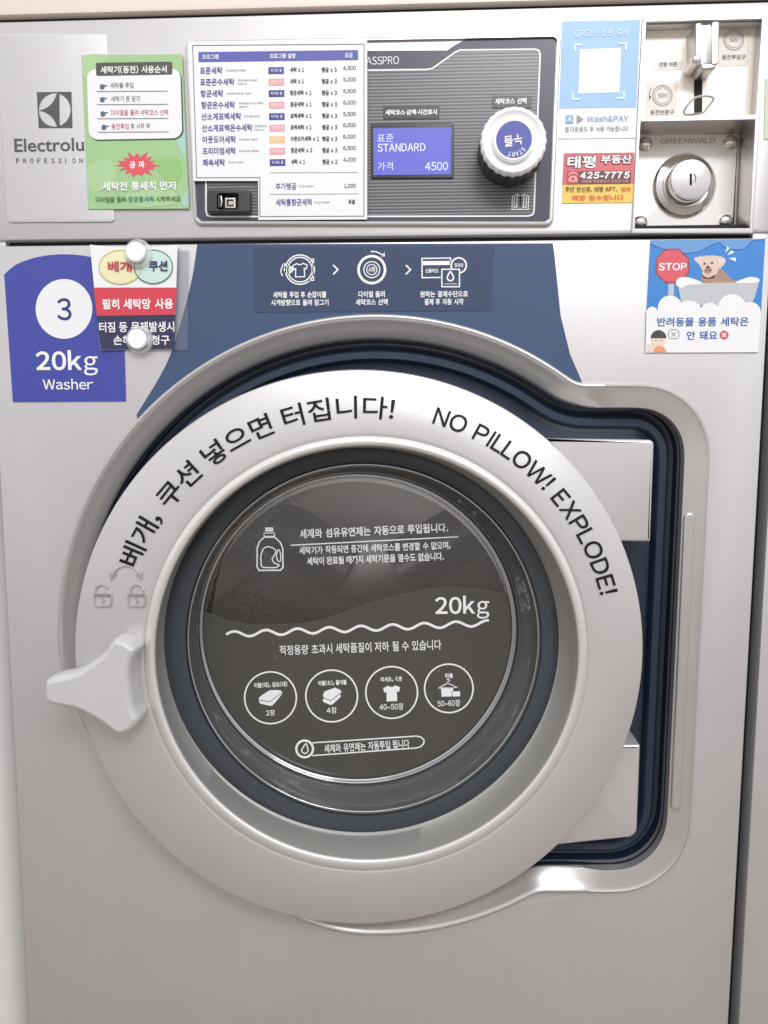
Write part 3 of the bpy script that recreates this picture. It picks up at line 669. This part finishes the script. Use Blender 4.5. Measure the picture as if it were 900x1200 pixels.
m.stroke(smooth([(527.8, 318.5), (524.2, 325), (526, 328.4), (529.8, 328.4), (531.4, 325)], 5), 1.8, dI + .0004, ink_white, True); m.text('washnpay', 520.5, 333.8, 15.5, 2.4, dI + .0004, ink_white, bold=.01)
for s_, x, y, wd in (('세탁물 투입 후 손잡이를', 320, 349.2, 62.5), ('시계방향으로 돌려 잠그기', 317.5, 358.4, 67.5), ('다이얼 돌려', 420, 348.6, 31), ('세탁코스 선택', 416.8, 357.8, 37.5), ('원하는 결제수단으로', 492.3, 348.4, 56), ('결제 후 자동 시작', 497.2, 357.4, 46)):
    m.text(s_, x, y, wd, 7.4, dI, ink_white, bold=.026)
m.build('lettering', st)

# ------------------------------------------------------------------ price sheet
ps = thing('price_sheet', 'white L shaped price table listing wash programmes over the control fascia', 'notice', base_of((303, 257), (430, 257)) + Vector((0, -.005, 0)))
PSo = [(220.7, 48.6), (430.3, 47), (430.3, 257), (302.8, 257.8), (302.4, 212), (226.8, 212)]
m = MB(); m.prism(PSo, .0058, .0046, white); m.build('sheet', ps)
dP = .0061
m = MB(); m.stroke([(225.7, 53.2), (426.6, 51.7), (426.5, 253.2), (304.6, 253.8), (304.5, 208), (230.4, 208.3)], .8, dP, ink_grey, True)
m.build('border', ps)
def zz(x, y): return (210 + x / 3.913, 30 + y / 3.913)
m = MB(); m.poly([zz(88, 121), zz(820, 112), zz(821, 158), zz(89, 167)], dP, band)
TX = lambda s, x0, x1, yb, h, mt, b=.0, dz=.0002: m.text(s, *zz(x0, yb), (x1 - x0) / 3.913, h / 3.913, dP + dz, mt, slope=-.012, bold=b)
TX('프로그램', 105, 180, 154, 22, ink_white, .02); TX('프로그램 설명', 415, 532, 151, 23, ink_white, .02); TX('요금', 760, 795, 147, 22, ink_white, .02); m.build('header_band', ps)
rows = [('표준세탁', 95, 198, 'Standard Wash', 215, 305, 0, '세탁 x 1', 508, 572, 3, '4,500'), ('표준온수세탁', 96, 253, 'Standard Wash|(Warm)', 268, 358, 1, '세탁 x 1', 508, 572, 3, '5,000'),
 ('항균세탁', 98, 202, 'Antibacterial Wash', 218, 330, 0, '항균세탁 x 1', 508, 606, 3, '5,500'), ('항균온수세탁', 101, 256, 'Antibacterial Wash|(Warm)', 273, 386, 1, '항균세탁 x 1', 510, 607, 3, '6,000'),
 ('산소계표백세탁', 102, 284, 'OXI BLEACH', 298, 368, 0, '표백세탁 x 1', 510, 607, 3, '5,500'), ('산소계표백온수세탁', 104, 336, 'OXI BLEACH|(Warm)', 345, 400, 1, '표백세탁 x 1', 510, 607, 3, '6,000'),
 ('아웃도어세탁', 106, 260, 'Outdoor Wash', 275, 360, 2, '아웃도어세탁 x 1', 511, 641, 3, '6,000'), ('프리미엄세탁', 107, 260, 'Premium Wash', 275, 365, 1, '항균세탁 x 2', 512, 610, 3, '6,500'), ('쾌속세탁', 108, 210, 'Quick Wash', 225, 294, 0, '세탁 x 1', 513, 577, 2, '4,000')]
ml = MB(); mg = MB()
for i, (ko, x0, x1, en, e0, e1, tg, ds, d0_, d1_, nr, pr) in enumerate(rows):
    yc = 207 + i * 52.75; m = ml
    TX(ko, x0, x1, yc + 16, 33, blue_d, .014)
    el = en.split('|')
    if len(el) == 1: TX(el[0], e0, e1, yc + 3, 10, ink_grey, .0)
    else: TX(el[0], e0, e1, yc - 5, 10, ink_grey); TX(el[1], e0, e0 + 44, yc + 12, 11, ink_grey)
    TX(ds, d0_, d1_, yc + 7, 23, ink, .02); TX('헹굼 x %d' % nr, 653 + i * .4, 722 + i * .4, yc + 7, 23, ink, .02); TX(pr, 752, 810, yc - 1 - (2 if i > 4 else 0), 21, ink, .006)
    m = mg; q = (blue_t, pink_t, orange_t)[tg]; xo = 409 + i * .8
    m.poly([zz(xo, yc - 16), zz(xo + 71, yc - 17), zz(xo + 71, yc + 14), zz(xo, yc + 15)], dP, q)
    TX(('차가운 물', '따뜻한 물', '미온수')[tg], xo + 9, xo + 62, yc + 6, 15, ink_white if tg != 2 else white, .01)
m = ml
m.stroke([zz(415, 675), zz(820, 673)], .7, dP, ink_lgrey); m.stroke([zz(415, 774), zz(822, 771)], .7, dP, ink_lgrey)
TX('추가헹굼', 443, 537, 753, 31, blue_d, .006); TX('Extra Rinse', 550, 617, 741, 10, ink_grey); TX('1,000', 756, 810, 746, 21, ink, .006)
TX('세탁통항균세척', 443, 607, 827, 32, blue_d, .012); TX('Drum Wash', 620, 690, 815, 10, ink_grey); TX('무료', 775, 807, 821, 23, ink, .02)
ml.build('lettering', ps); mg.build('temperature_tag', ps)

# small black labels on the fascia
o = tag(MB().prism(rect(449, 124, 515, 139, 1), .0030, .0021, mat('black_label', (74, 74, 80), .3, k=.7)).text('세탁코스·금액·시간표시', 451.5, 135, 60.5, 6.6, .0034, ink_white, slope=-.01, bold=.035).build('label_sticker'), 'small black label with white Korean text above the blue display', 'sticker')
o = tag(MB().prism(rect(577, 112, 623, 126.5, 1), .0030, .0021, MATS['black_label']).text('세탁코스 선택', 580, 122.3, 37, 7, .0034, ink_white, slope=-.02, bold=.035).build('label_sticker'), 'small black label with white Korean text above the round dial', 'sticker')

# ------------------------------------------------------------------ green notice
gn = thing('green_notice', 'bright green paper of steps with a red starburst beside the machine maker badge', 'notice', base_of((103, 244), (221, 244)) + Vector((0, -.002, 0)))
m = MB(); Gq = [(95.3, 64.9), (213.4, 63.4), (221.4, 244.4), (103.2, 245)]
m.prism(Gq, .0032, .0022, green)
dG = .0034
m.poly(smooth([(216, 130), (208, 146), (207, 165), (213, 180), (218, 188)], 5, False), dG + .00016, mint); m.poly(smooth([(221, 222), (215, 228), (214, 240), (220.6, 243)], 5, False), dG + .00005, mint)
m.poly(smooth([(98, 66), (130, 65), (120, 74), (100, 92)], 5), dG, green2); m.poly(smooth([(180, 188), (206, 184), (213, 202), (203, 216), (188, 204)], 5), dG + .00008, green3); m.poly(smooth([(103, 196), (128, 186), (135, 208), (118, 224), (105, 220)], 5), dG, green2); m.poly(smooth([(150, 226), (200, 222), (206, 238), (160, 242)], 5), dG + .00012, green2)
m.build('sheet', gn)
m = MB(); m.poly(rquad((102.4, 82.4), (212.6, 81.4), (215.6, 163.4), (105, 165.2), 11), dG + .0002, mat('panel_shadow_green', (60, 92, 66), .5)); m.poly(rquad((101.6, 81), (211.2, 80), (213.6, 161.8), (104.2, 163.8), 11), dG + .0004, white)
m.poly(rquad((112.2, 73.6), (201.5, 72.2), (202, 87.2), (112.8, 88.8), 2), dG + .0007, taupe); m.build('panel', gn)
dT = dG + .0010
m = MB(); GT = lambda s, x, y, wd, h, mt, b=.0, sl=-.01: m.text(s, x, y, wd, h, dT, mt, slope=sl, bold=b)
GT('세탁기(동전) 사용순서', 118, 86.4, 77.5, 9.2, ink_white, .026)
for (y, x) in ((101.5, 117), (116.5, 117), (133.3, 117.8), (149, 119)):
    m.poly(smooth([(x, y + .5), (x + .5, y - 2), (x + 3, y - 3), (x + 5, y - 2), (x + 8.3, y - 1.8), (x + 8.3, y - .8), (x + 5.5, y - .4), (x + 5, y + 2.2), (x + 2, y + 3), (x + .4, y + 2)], 3), dT, mat('hand_blue', (84, 110, 142), .5))
GT('세탁물 투입', 129.3, 103.2, 27, 6.4, ink_grey); GT('세탁기 문 닫기', 130, 119, 34, 6.6, ink_grey); GT('다이얼을 돌려 세탁코스 선택', 130, 135.4, 67, 6.8, red_ink); GT('동전투입', 130.8, 151.4, 20, 6.6, red_ink); GT('후 시작 꾹', 153.3, 151, 22.5, 6.6, ink_grey)
for y0, x0, x1 in ((107, 113.3, 196.5), (122.5, 113.5, 197), (139, 114, 197.3), (154.8, 115, 198)): m.stroke([(x0, y0), (x1, y0 - .4)], .6, dT, ink_grey)
GT('세탁전 통세척 먼저', 120, 223.6, 86, 10.4, ink_white, .03); GT('다이얼을 돌려', 112.2, 237.2, 35, 6.6, ink_green, .012); GT('항균통세척', 150.2, 236.8, 30, 6.6, ink_teal, .012); GT('시작하세요', 183, 236.5, 28.6, 6.6, ink_green, .012)
m.build('lettering', gn)
m = MB(); m.poly(star(161, 192.6, 26, 14.5, 15, .66, .14, .1), dG + .0002, burst); m.text('공 짜', 152, 197.4, 17.5, 8.4, dG + .0005, ink_white, slope=-.02, bold=.03); m.build('starburst', gn)

# ------------------------------------------------------------------ blue payment sticker
pq = thing('payment_sticker', 'pale blue and white mobile payment sticker with corner brackets left of the coin unit', 'sticker', base_of((655, 162), (744, 162)))
m = MB(); m.prism([(659.2, 24.8), (750.6, 23), (744.8, 162), (654.5, 162.6)], .0010, .0001, white); m.poly([(659.2, 24.9), (750.5, 23.1), (745.6, 125.8), (655.6, 126.8)], .0013, sky_b)
m.poly(rquad((679.6, 57.6), (727.8, 56), (726, 108.2), (677.6, 109.8), .5), .0016, white); m.build('sheet', pq)
m = MB(); dQ = .0018
m.text('QR코드 간편 결제', 673.5, 44.4, 62, 9.6, dQ, sky_ink, slope=-.03, bold=.02)
for c_, dx, dy in (((673.8, 52.2), 1, 1), ((733.5, 50.6), -1, 1), ((731, 115), -1, -1), ((671, 116), 1, -1)):
    m.stroke([(c_[0] + 8.5 * dx, c_[1]), c_, (c_[0], c_[1] + 8.5 * dy)], 2.6, dQ, sky_ink)
m.poly(rect(663, 135, 672, 144.5, 1), dQ, pay_ink); m.stroke([(665.5, 142), (667.7, 137.6), (670, 142)], 1.1, dQ + .0002, white); m.poly([(676, 134.4), (684, 139.6), (676, 145)], dQ, ink_lgrey)
m.text('Wash&PAY', 688, 142.6, 48.5, 7.2, dQ, pay_ink, slope=-.012, bold=.015); m.text('앱 다운로드 후 사용 가능합니다', 662, 154.6, 74, 6, dQ, ink_grey, slope=-.012); m.build('lettering', pq)

# ------------------------------------------------------------------ estate agent sticker
es = thing('estate_sticker', 'red and yellow sticker with phone number 425-7775 below the payment sticker', 'sticker', base_of((658, 238), (742, 237)))
m = MB(); m.prism(rquad((660.7, 179.4), (743.3, 178.4), (742.4, 237.2), (658.5, 238.2), 1), .0010, .0001, est_yel); m.poly([(660.8, 179.5), (743.2, 178.5), (742.7, 215), (659.2, 216)], .0013, est_red)
m.poly([(664.5, 200.8), (739.5, 200), (739, 215), (664.2, 215.8)], .0016, est_dark); m.poly([(664.5, 200.8), (678, 200.7), (677.6, 215.5), (664.2, 215.8)], .0018, est_hot); m.build('sheet', es)
m = MB(); dE = .0021
for b_, mt, dz in ((.075, est_dark, 0), (.03, ink_white, .0002)):
    ex = .8 if b_ > .05 else 0
    m.text('태평', 664.6 - ex, 197.2 + ex, 33.5 + 2 * ex, 14.6 + 2 * ex, dE + dz, mt, slope=-.01, bold=b_); m.text('부동산', 704.2 - ex, 192 + ex, 36 + 2 * ex, 10.4 + 2 * ex, dE + dz, mt, slope=-.01, bold=b_)
m.text('425-7775', 679.5, 209.6, 58.6, 8.2, dE, ink_white, slope=-.01, bold=.05, shear=.15); m.text('태평동 한신휴상가 101호 1층', 682, 214.4, 54, 3.6, dE, pink_t, slope=-.01, bold=.01)
m.text('주안 한신휴, 태평 APT,', 662.3, 225.4, 61, 6.6, dE, est_br, slope=-.01, bold=.012); m.text('빌라', 728, 224.6, 11.5, 5.8, dE, est_or, slope=-.01, bold=.02); m.text('매물 접수합니다', 670.6, 235, 60.5, 6.4, dE, est_or, slope=-.012, bold=.016)
m.poly(smooth([(666.5, 212.6), (667.5, 207.6), (670, 206), (673, 206), (675.5, 207.6), (676.5, 212.6)], 4), dE, pink_t); m.stroke(smooth([(666, 205.5), (669, 203), (674, 202.8), (677, 205)], 4, False), 1.6, dE, pink_t); m.poly(ell(671.4, 209.6, 1.9, None, 16), dE + .0002, est_hot)
m.build('lettering', es)

# green edge of another sticker, cut by the frame of the photo
tag(MB().prism(rquad((897, 92), (913, 91), (911, 164), (895.6, 163), .5), .0010, .0001, mat('pale_green_paper', (214, 228, 198), .5)).build('paper_sticker'), 'pale green paper edge cut off by the photo right of the coin unit', 'sticker')

# clear labels in the coin unit
def coin_label(loop, circ_c, r, words, wx, wy, ww, wh, label, arrow=False):
    m = MB(); m.prism(loop, dU + .0006, dU + .0002, label_c); d = dU + .0009
    if circ_c:
        m.stroke(ell(*circ_c, r, r * 1.03, 40), 1.0, d, ink_lgrey, True); m.stroke(ell(*circ_c, r * .78, r * .8, 40), .6, d, ink_lgrey, True)
        m.text('500', circ_c[0] - 5.2, circ_c[1] + 2.4, 10.6, 4.8, d, ink_grey)
    if arrow: m.stroke(ell(776, 111.7, 15, 15.5, 8, 200, 145), .7, d, ink_grey); m.poly([(760.8, 112.5), (763.4, 112.5), (762, 115.6)], d, ink_grey)
    m.text(words, wx, wy, ww, wh, d, ink_grey, slope=-.015, bold=.01)
    tag(m.build('coin_label'), label, 'sticker')
coin_label(rquad((843.5, 32), (879, 31), (877, 76.5), (842, 77.5), 1), (860, 46.4), 11.6, '동전투입구', 846, 69.8, 28, 5.8, 'clear label with a 500 circle right of the upright coin chute')
coin_label(rquad((766, 71.6), (801, 71), (800, 81), (765.5, 81.6), 1), None, 0, '반환 버튼', 773, 78.2, 20.5, 5.6, 'tiny clear label with two words left of the return button')
coin_label(rquad((758.6, 95.6), (794.6, 95), (793, 136), (757, 136.6), 1), (776.3, 111.8), 11.4, '동전반환구', 762, 134.6, 28, 5.8, 'clear label with a 500 circle and arrow at the lower left of the coin recess', True)

# ------------------------------------------------------------------ 20kg washer sticker
ks = thing('capacity_sticker', 'large blue sticker with number 3 in a white circle and 20kg Washer', 'sticker', base_of((15, 471), (147, 470)))
m = MB(); bl = smooth([(4.8, 321.5), (20, 309.5), (45, 301), (75, 298), (106, 301), (130, 309.5), (143, 320)], 5, False) + [(147.4, 470.5), (15, 471.2)]
m.prism(bl, .0010, .0001, blue); m.poly(ell(75, 362, 33.2, 35, 56), .0013, white); m.build('sheet', ks)
m = MB(); m.text('3', 67.3, 375.5, 16.8, 26, .0016, mat('number_blue', (54, 58, 128), .5), bold=.012); m.text('20kg', 42.6, 440, 72.5, 29.5, .0016, ink_white, bold=.026); m.text('Washer', 50.5, 456.5, 59, 12.6, .0016, ink_white, bold=.014); m.build('lettering', ks)

# ------------------------------------------------------------------ pillow notice, slightly curved paper
pn = thing('pillow_notice', 'white red and navy paper notice held by two clear round magnets', 'notice', base_of((117, 410), (204, 409)) + Vector((0, -.006, 0)))
def pcurve(x): return .0035 + .0022 * ((x - 160) / 52) ** 2
def curved(mb, loop, dz, mm, nx=14):                 # strip between an upper and a lower line, following the bend of the paper
    (x0, y0), (x1, y1), (x2, y2), (x3, y3) = loop; top = []; bot = []
    for i in range(nx + 1):
        t = i / nx; a = (x0 + (x1 - x0) * t, y0 + (y1 - y0) * t); b = (x3 + (x2 - x3) * t, y3 + (y2 - y3) * t)
        sag = 3.2 * 4 * t * (1 - t)
        if dz < .0003: a = (a[0], a[1] + (sag if y0 < 300 else 0)); 
        top.append(W(*a, pcurve(a[0]) + dz)); bot.append(W(*b, pcurve(b[0]) + dz))
    mb.loft([top, bot], mm, False)
m = MB(); curved(m, [(105.3, 286.6), (208.2, 287), (204.2, 409), (117.6, 410.2)], 0, white); curved(m, [(105.3, 286.6), (208.2, 287), (204.2, 409), (117.6, 410.2)], -.0006, white)
curved(m, [(109.5, 337), (207, 337), (205.5, 368.6), (113.6, 370)], .0004, red); curved(m, [(113.6, 370), (205.5, 368.6), (204.2, 408.7), (117.8, 409.8)], .0004, navy_ink); m.build('sheet', pn)
def on_paper(mb, fn):                                # print that follows the bend
    k = len(mb.v); fn()
    for i in range(k, len(mb.v)):
        p = mb.v[i]; x = p.x; px = 160 + (x - W(160, 350, .004).x) / (W(200, 350, .004).x - W(160, 350, .004).x) * 40
        dn = pcurve(px) + (-p.y); s_ = (D - dn) / (D + p.y); mb.v[i] = Vector((p.x * s_, -dn, ZC + (p.z - ZC) * s_))
m = MB()
def _pr():
    m.poly(ell(141, 313, 25, 19.8, 40), .0006, yellow_f); m.stroke(ell(141, 313, 25, 19.8, 40), .9, .0012, yellow_l, True); m.poly(ell(179.6, 312.6, 22.4, 19.6, 40), .0009, mint_f); m.stroke(ell(179.6, 312.6, 22.4, 19.6, 40), 1.2, .0012, green_l, True)
    m.text('베개', 126.6, 318.6, 27.5, 12.6, .0022, red_ink, bold=.03); m.text('쿠션', 174.5, 318, 22, 12.6, .0022, navy_ink, bold=.03)
    m.text('필히 세탁망 사용', 120, 362.6, 83, 12.2, .0010, ink_white, slope=-.008, bold=.03); m.text('터짐 등 문제발생시', 116.4, 389.6, 88, 12.2, .0010, ink_white, slope=-.008, bold=.02); m.text('손해배상청구', 133, 404.4, 66, 11.4, .0010, ink_white, slope=-.006, bold=.02)
on_paper(m, _pr); m.build('lettering', pn)
m = MB(); m.prism(rquad((207, 293), (221, 293.5), (220, 411), (204, 410), 1), .0022, .0014, translucent_m); m.build('translucent_strip', pn)  # translucent grey strip along the right side of the notice
def pin(px, py, label):
    dA = .0052; t = thing('round_magnet', label, 'magnet', W(px, py + 15, dA), 'clear round magnets on the pillow notice')
    c = W(px, py, dA); R = (W(px + 16.3, py, dA) - c).length
    def ring(r, d): return [Vector((c.x + R * r * math.cos(2 * math.pi * i / 40), -d, c.z + R * r * math.sin(2 * math.pi * i / 40))) for i in range(40)]
    m = MB(); rs = [ring(1, dA), ring(1, dA + .002), ring(.95, dA + .0035), ring(.74, dA + .0045)]; m.loft(rs, clear_p); m.cap([rs[-1]], clear_p); m.build('clear_base', t)
    m = MB(); rs = [ring(.64, dA + .0045), ring(.70, dA + .0085), ring(.68, dA + .0105), ring(.60, dA + .0115)]; m.loft(rs, pin_w); m.cap([rs[-1]], pin_w); m.build('grip', t)
    return t, c
pin0, pc0 = pin(162.5, 297.5, 'clear round magnet with white centre on the top edge of the pillow notice')
def copy_tree(o, parent=None):
    c = o.copy(); COL.objects.link(c); c.parent = parent
    for ch in list(o.children): copy_tree(ch, c)
    return c
p2 = copy_tree(pin0); p2.location = pin0.location + (W(164.2, 398.6, .0052) - pc0); p2['label'] = 'clear round magnet with white centre on the navy bottom of the pillow notice'

# ------------------------------------------------------------------ pet sticker
pt = thing('pet_sticker', 'sticker of a dog in a tub and a red STOP sign below the coin unit', 'sticker', base_of((756, 413), (889, 413)))
m = MB(); m.prism([(762.4, 281.2), (897, 279.6), (889, 413), (756.2, 413.4)], 0.00100, 0.00069, white)
m.poly([(762.4, 281.4), (896.9, 279.8), (892, 366), (757.9, 366)], 0.00107, dog_sky)
wl = smooth([(763, 286), (775, 291), (790, 297), (805, 297), (820, 294.5), (835, 287), (843, 284.6), (848, 289), (856, 292), (868, 292.5), (876, 289), (882, 282.5), (896, 281)], 5, False)
m.poly(wl + [(896.9, 279.9), (762.5, 281.5)], 0.00114, dog_sky2); m.stroke(wl, 1.1, 0.00121, dog_line); m.build('sheet', pt)
m = MB()
oc = ell(788, 311.8, 21.6, 22.2, 8, 22.5, 382.5); m.poly(oc, 0.00121, stop_d); m.poly(ell(788, 311.6, 19.6, 20.2, 8, 22.5, 382.5), 0.00128, stop_r); m.poly([(783.5, 332), (790, 332), (789.4, 350), (783, 350)], 0.00118, tub_m)
m.text('STOP', 771.6, 317, 33, 8.8, 0.00135, ink_white, slope=-.01, bold=.03); m.build('stop_sign_print', pt)
def fluff(l): return [(x + random.uniform(-.7, .7), y + random.uniform(-.7, .7)) for x, y in l]
m = MB()
m.poly(smooth([(824, 331), (825, 318), (832, 312), (846, 316), (856, 326), (863, 331)], 5), 0.00121, dog_b)
m.poly(fluff(smooth([(813.5, 303), (820, 300.5), (832, 299.6), (845, 300.6), (850, 304), (847.5, 311), (841, 317), (838, 323), (830, 325), (824, 323), (822, 314), (818, 309)], 6)), 0.00128, dog_t)
m.poly(smooth([(813.5, 302.6), (819, 301.2), (823, 303), (822, 310), (818.5, 309)], 4), 0.00135, dog_c); m.poly(smooth([(842, 301.5), (849.8, 303.6), (847.4, 310), (843, 311)], 4), 0.00135, dog_c)
m.poly(smooth([(823, 305), (830, 302.6), (838, 304), (840, 311), (836, 320), (829, 322), (824.5, 317)], 4), 0.00138, dog_t)
m.poly(fluff(smooth([(825.5, 315), (829.6, 312.5), (833.5, 315), (834, 318.6), (829.6, 320.6), (825.5, 318.6)], 5)), 0.00145, dog_b); m.poly(ell(825.8, 309, 1.5, 1.2, 12), 0.00149, dog_d); m.poly(ell(834.4, 308.2, 1.5, 1.2, 12), 0.00149, dog_d); m.poly(ell(829.5, 313, 2, 1.5, 12), 0.00152, dog_d); m.stroke(smooth([(826.5, 317.5), (829.6, 316), (833, 317)], 4, False), .8, 0.00152, dog_d)
m.poly(smooth([(822, 322), (830, 325.5), (838, 322), (836, 326), (826, 326)], 4), 0.00142, dog_d)
m.build('dog_print', pt)
m = MB(); m.poly([(794, 332), (889.5, 330.6), (884, 350), (879, 358), (799, 358)], 0.00156, tub_m)
m.poly(smooth([(792, 333), (794, 327), (801, 324.5), (812, 326.5), (822, 330.6), (822, 333), (806, 334), (800, 337), (795, 336)], 5), 0.00166, white); m.poly(smooth([(862, 331), (872, 326.5), (880, 324.5), (888, 326), (890, 330), (880, 331.6)], 5), 0.00163, white)
for i_, (x, y, r) in enumerate(((764.4, 366, 6.5), (785.3, 361, 14.5), (808, 368, 15.5), (832, 367, 12), (858, 362, 17), (879.5, 366, 12))): m.poly([p for p in ell(x, y, r, r * 1.02, 28)], 0.00170 + i_ * .00003, white)
m.poly([(757.6, 364), (891.6, 364), (889.1, 412.8), (756.4, 413.2)], 0.00195, white)
for a, b, c in (((850, 296), (852.4, 288.5), (855, 291)), ((852.5, 299), (857, 293), (860.6, 296)), ((854, 302.4), (862.5, 302), (861.8, 306.6))): m.poly([a, b, c], 0.00128, ink_white)
m.build('tub_print', pt)
m = MB(); dD = 0.00226
m.text('반려동물 용품 세탁은', 770, 382.6, 107, 10.6, dD, blue_ink, slope=-.005, bold=.02); m.text('안 돼요', 804.5, 398.4, 36, 10.4, dD, blue_ink, slope=-.005, bold=.02)
m.poly(ell(848.6, 392.6, 5.3, None, 24), dD, stop_r); m.stroke([(846.4, 390.4), (850.8, 394.8)], 1.6, dD + 0.00010, ink_white); m.stroke([(850.8, 390.4), (846.4, 394.8)], 1.6, dD + 0.00018, ink_white)
m.stroke(rect(783.6, 386.4, 795.6, 397, 3), .6, dD, ink_grey, True); m.stroke([(786.8, 389), (792.4, 394.6)], .6, dD, ink_grey); m.stroke([(792.4, 389), (786.8, 394.6)], .6, dD, ink_grey)
m.poly(rquad((767, 406), (778, 405.6), (781.5, 412.6), (766, 412.8), [4, 4, 0, 0]), dD, shirt_i); m.poly(ell(771.6, 397.6, 8.6, 8.2, 32), dD + 0.00010, skin_i); m.poly(ell(771.8, 396.4, 9.2, 9.6, 24, 0, 180), dD + 0.00020, hair_i); m.poly(smooth([(759, 411), (758.4, 405), (760, 402.6), (762.4, 404.6), (764.6, 402.4), (766, 405), (765.4, 412)], 4), dD + 0.00010, skin_i)
for x in (768.6, 774.8): m.poly(ell(x, 399, .6, .8, 8), dD + 0.00020, ink)
m.build('lettering', pt)

# ------------------------------------------------------------------ neighbours
n1 = thing('cabinet', 'white cabinet front showing as a narrow strip at the left edge', 'cabinet', (-.78, .4, 0))
m = MB(); 
prof = [(-1.1, .0)] + [(-.571 + .046 * math.sin(math.pi / 2 * k / 12), .07 * (1 - math.cos(math.pi / 2 * k / 12))) for k in range(13)] + [(-.525, .75), (-1.1, .75)]
m.loft([[Vector((x, y + .004, z)) for x, y in prof] for z in (.02, 1.42)], cabinet_w); m.build('door_panel', n1)
m = MB(); m.loft([[Vector((x, y + .004, z)) for x, y in prof] for z in (0.0, .018)], dark); m.build('plinth', n1)
n2 = thing('washing_machine', 'neighbouring silver machine showing as a narrow strip beyond the dark gap on the right', 'washing machine', (.86, .4, 0))
m = MB(); m.box(.4035, 1.3, .02, ZS0, 0, -.8, silver, .003); m.build('front_panel', n2)
m = MB(); m.box(.4035, 1.3, ZS1, ZT, 0, -.8, silver, .003); m.build('control_panel', n2)
m = MB(); m.box(.41, 1.3, ZS0 - .01, ZS1 + .01, -.012, -.03, dark, .001); m.build('seam', n2)
m = MB(); m.box(XR + .0005, .403, .0, 1.40, -.025, -.06, dark, .001); o = m.build('gap_shade'); tag(o, 'black strip standing in for the shade in the narrow gap between both silver machines', 'strip')  # black filler added where the gap would only lie in shade
op = thing('metal_panel', 'pale pinkish metal panel running above the washer along the top edge', 'panel', (-.1, .2, ZT + .004))
m = MB(); m.box(-1.3, 1.3, ZT + .0045, ZT + .4, .004, -.6, top_m, .004); m.build('panel_front', op)
m = MB(); m.box(-1.3, 1.3, ZT - .0005, ZT + .004, -.006, -.6, dark, .0005); m.build('panel_gap', op)

bpy.data.objects.remove(_fo)
for o in COL.objects:
    if '_o' in o: del o['_o']
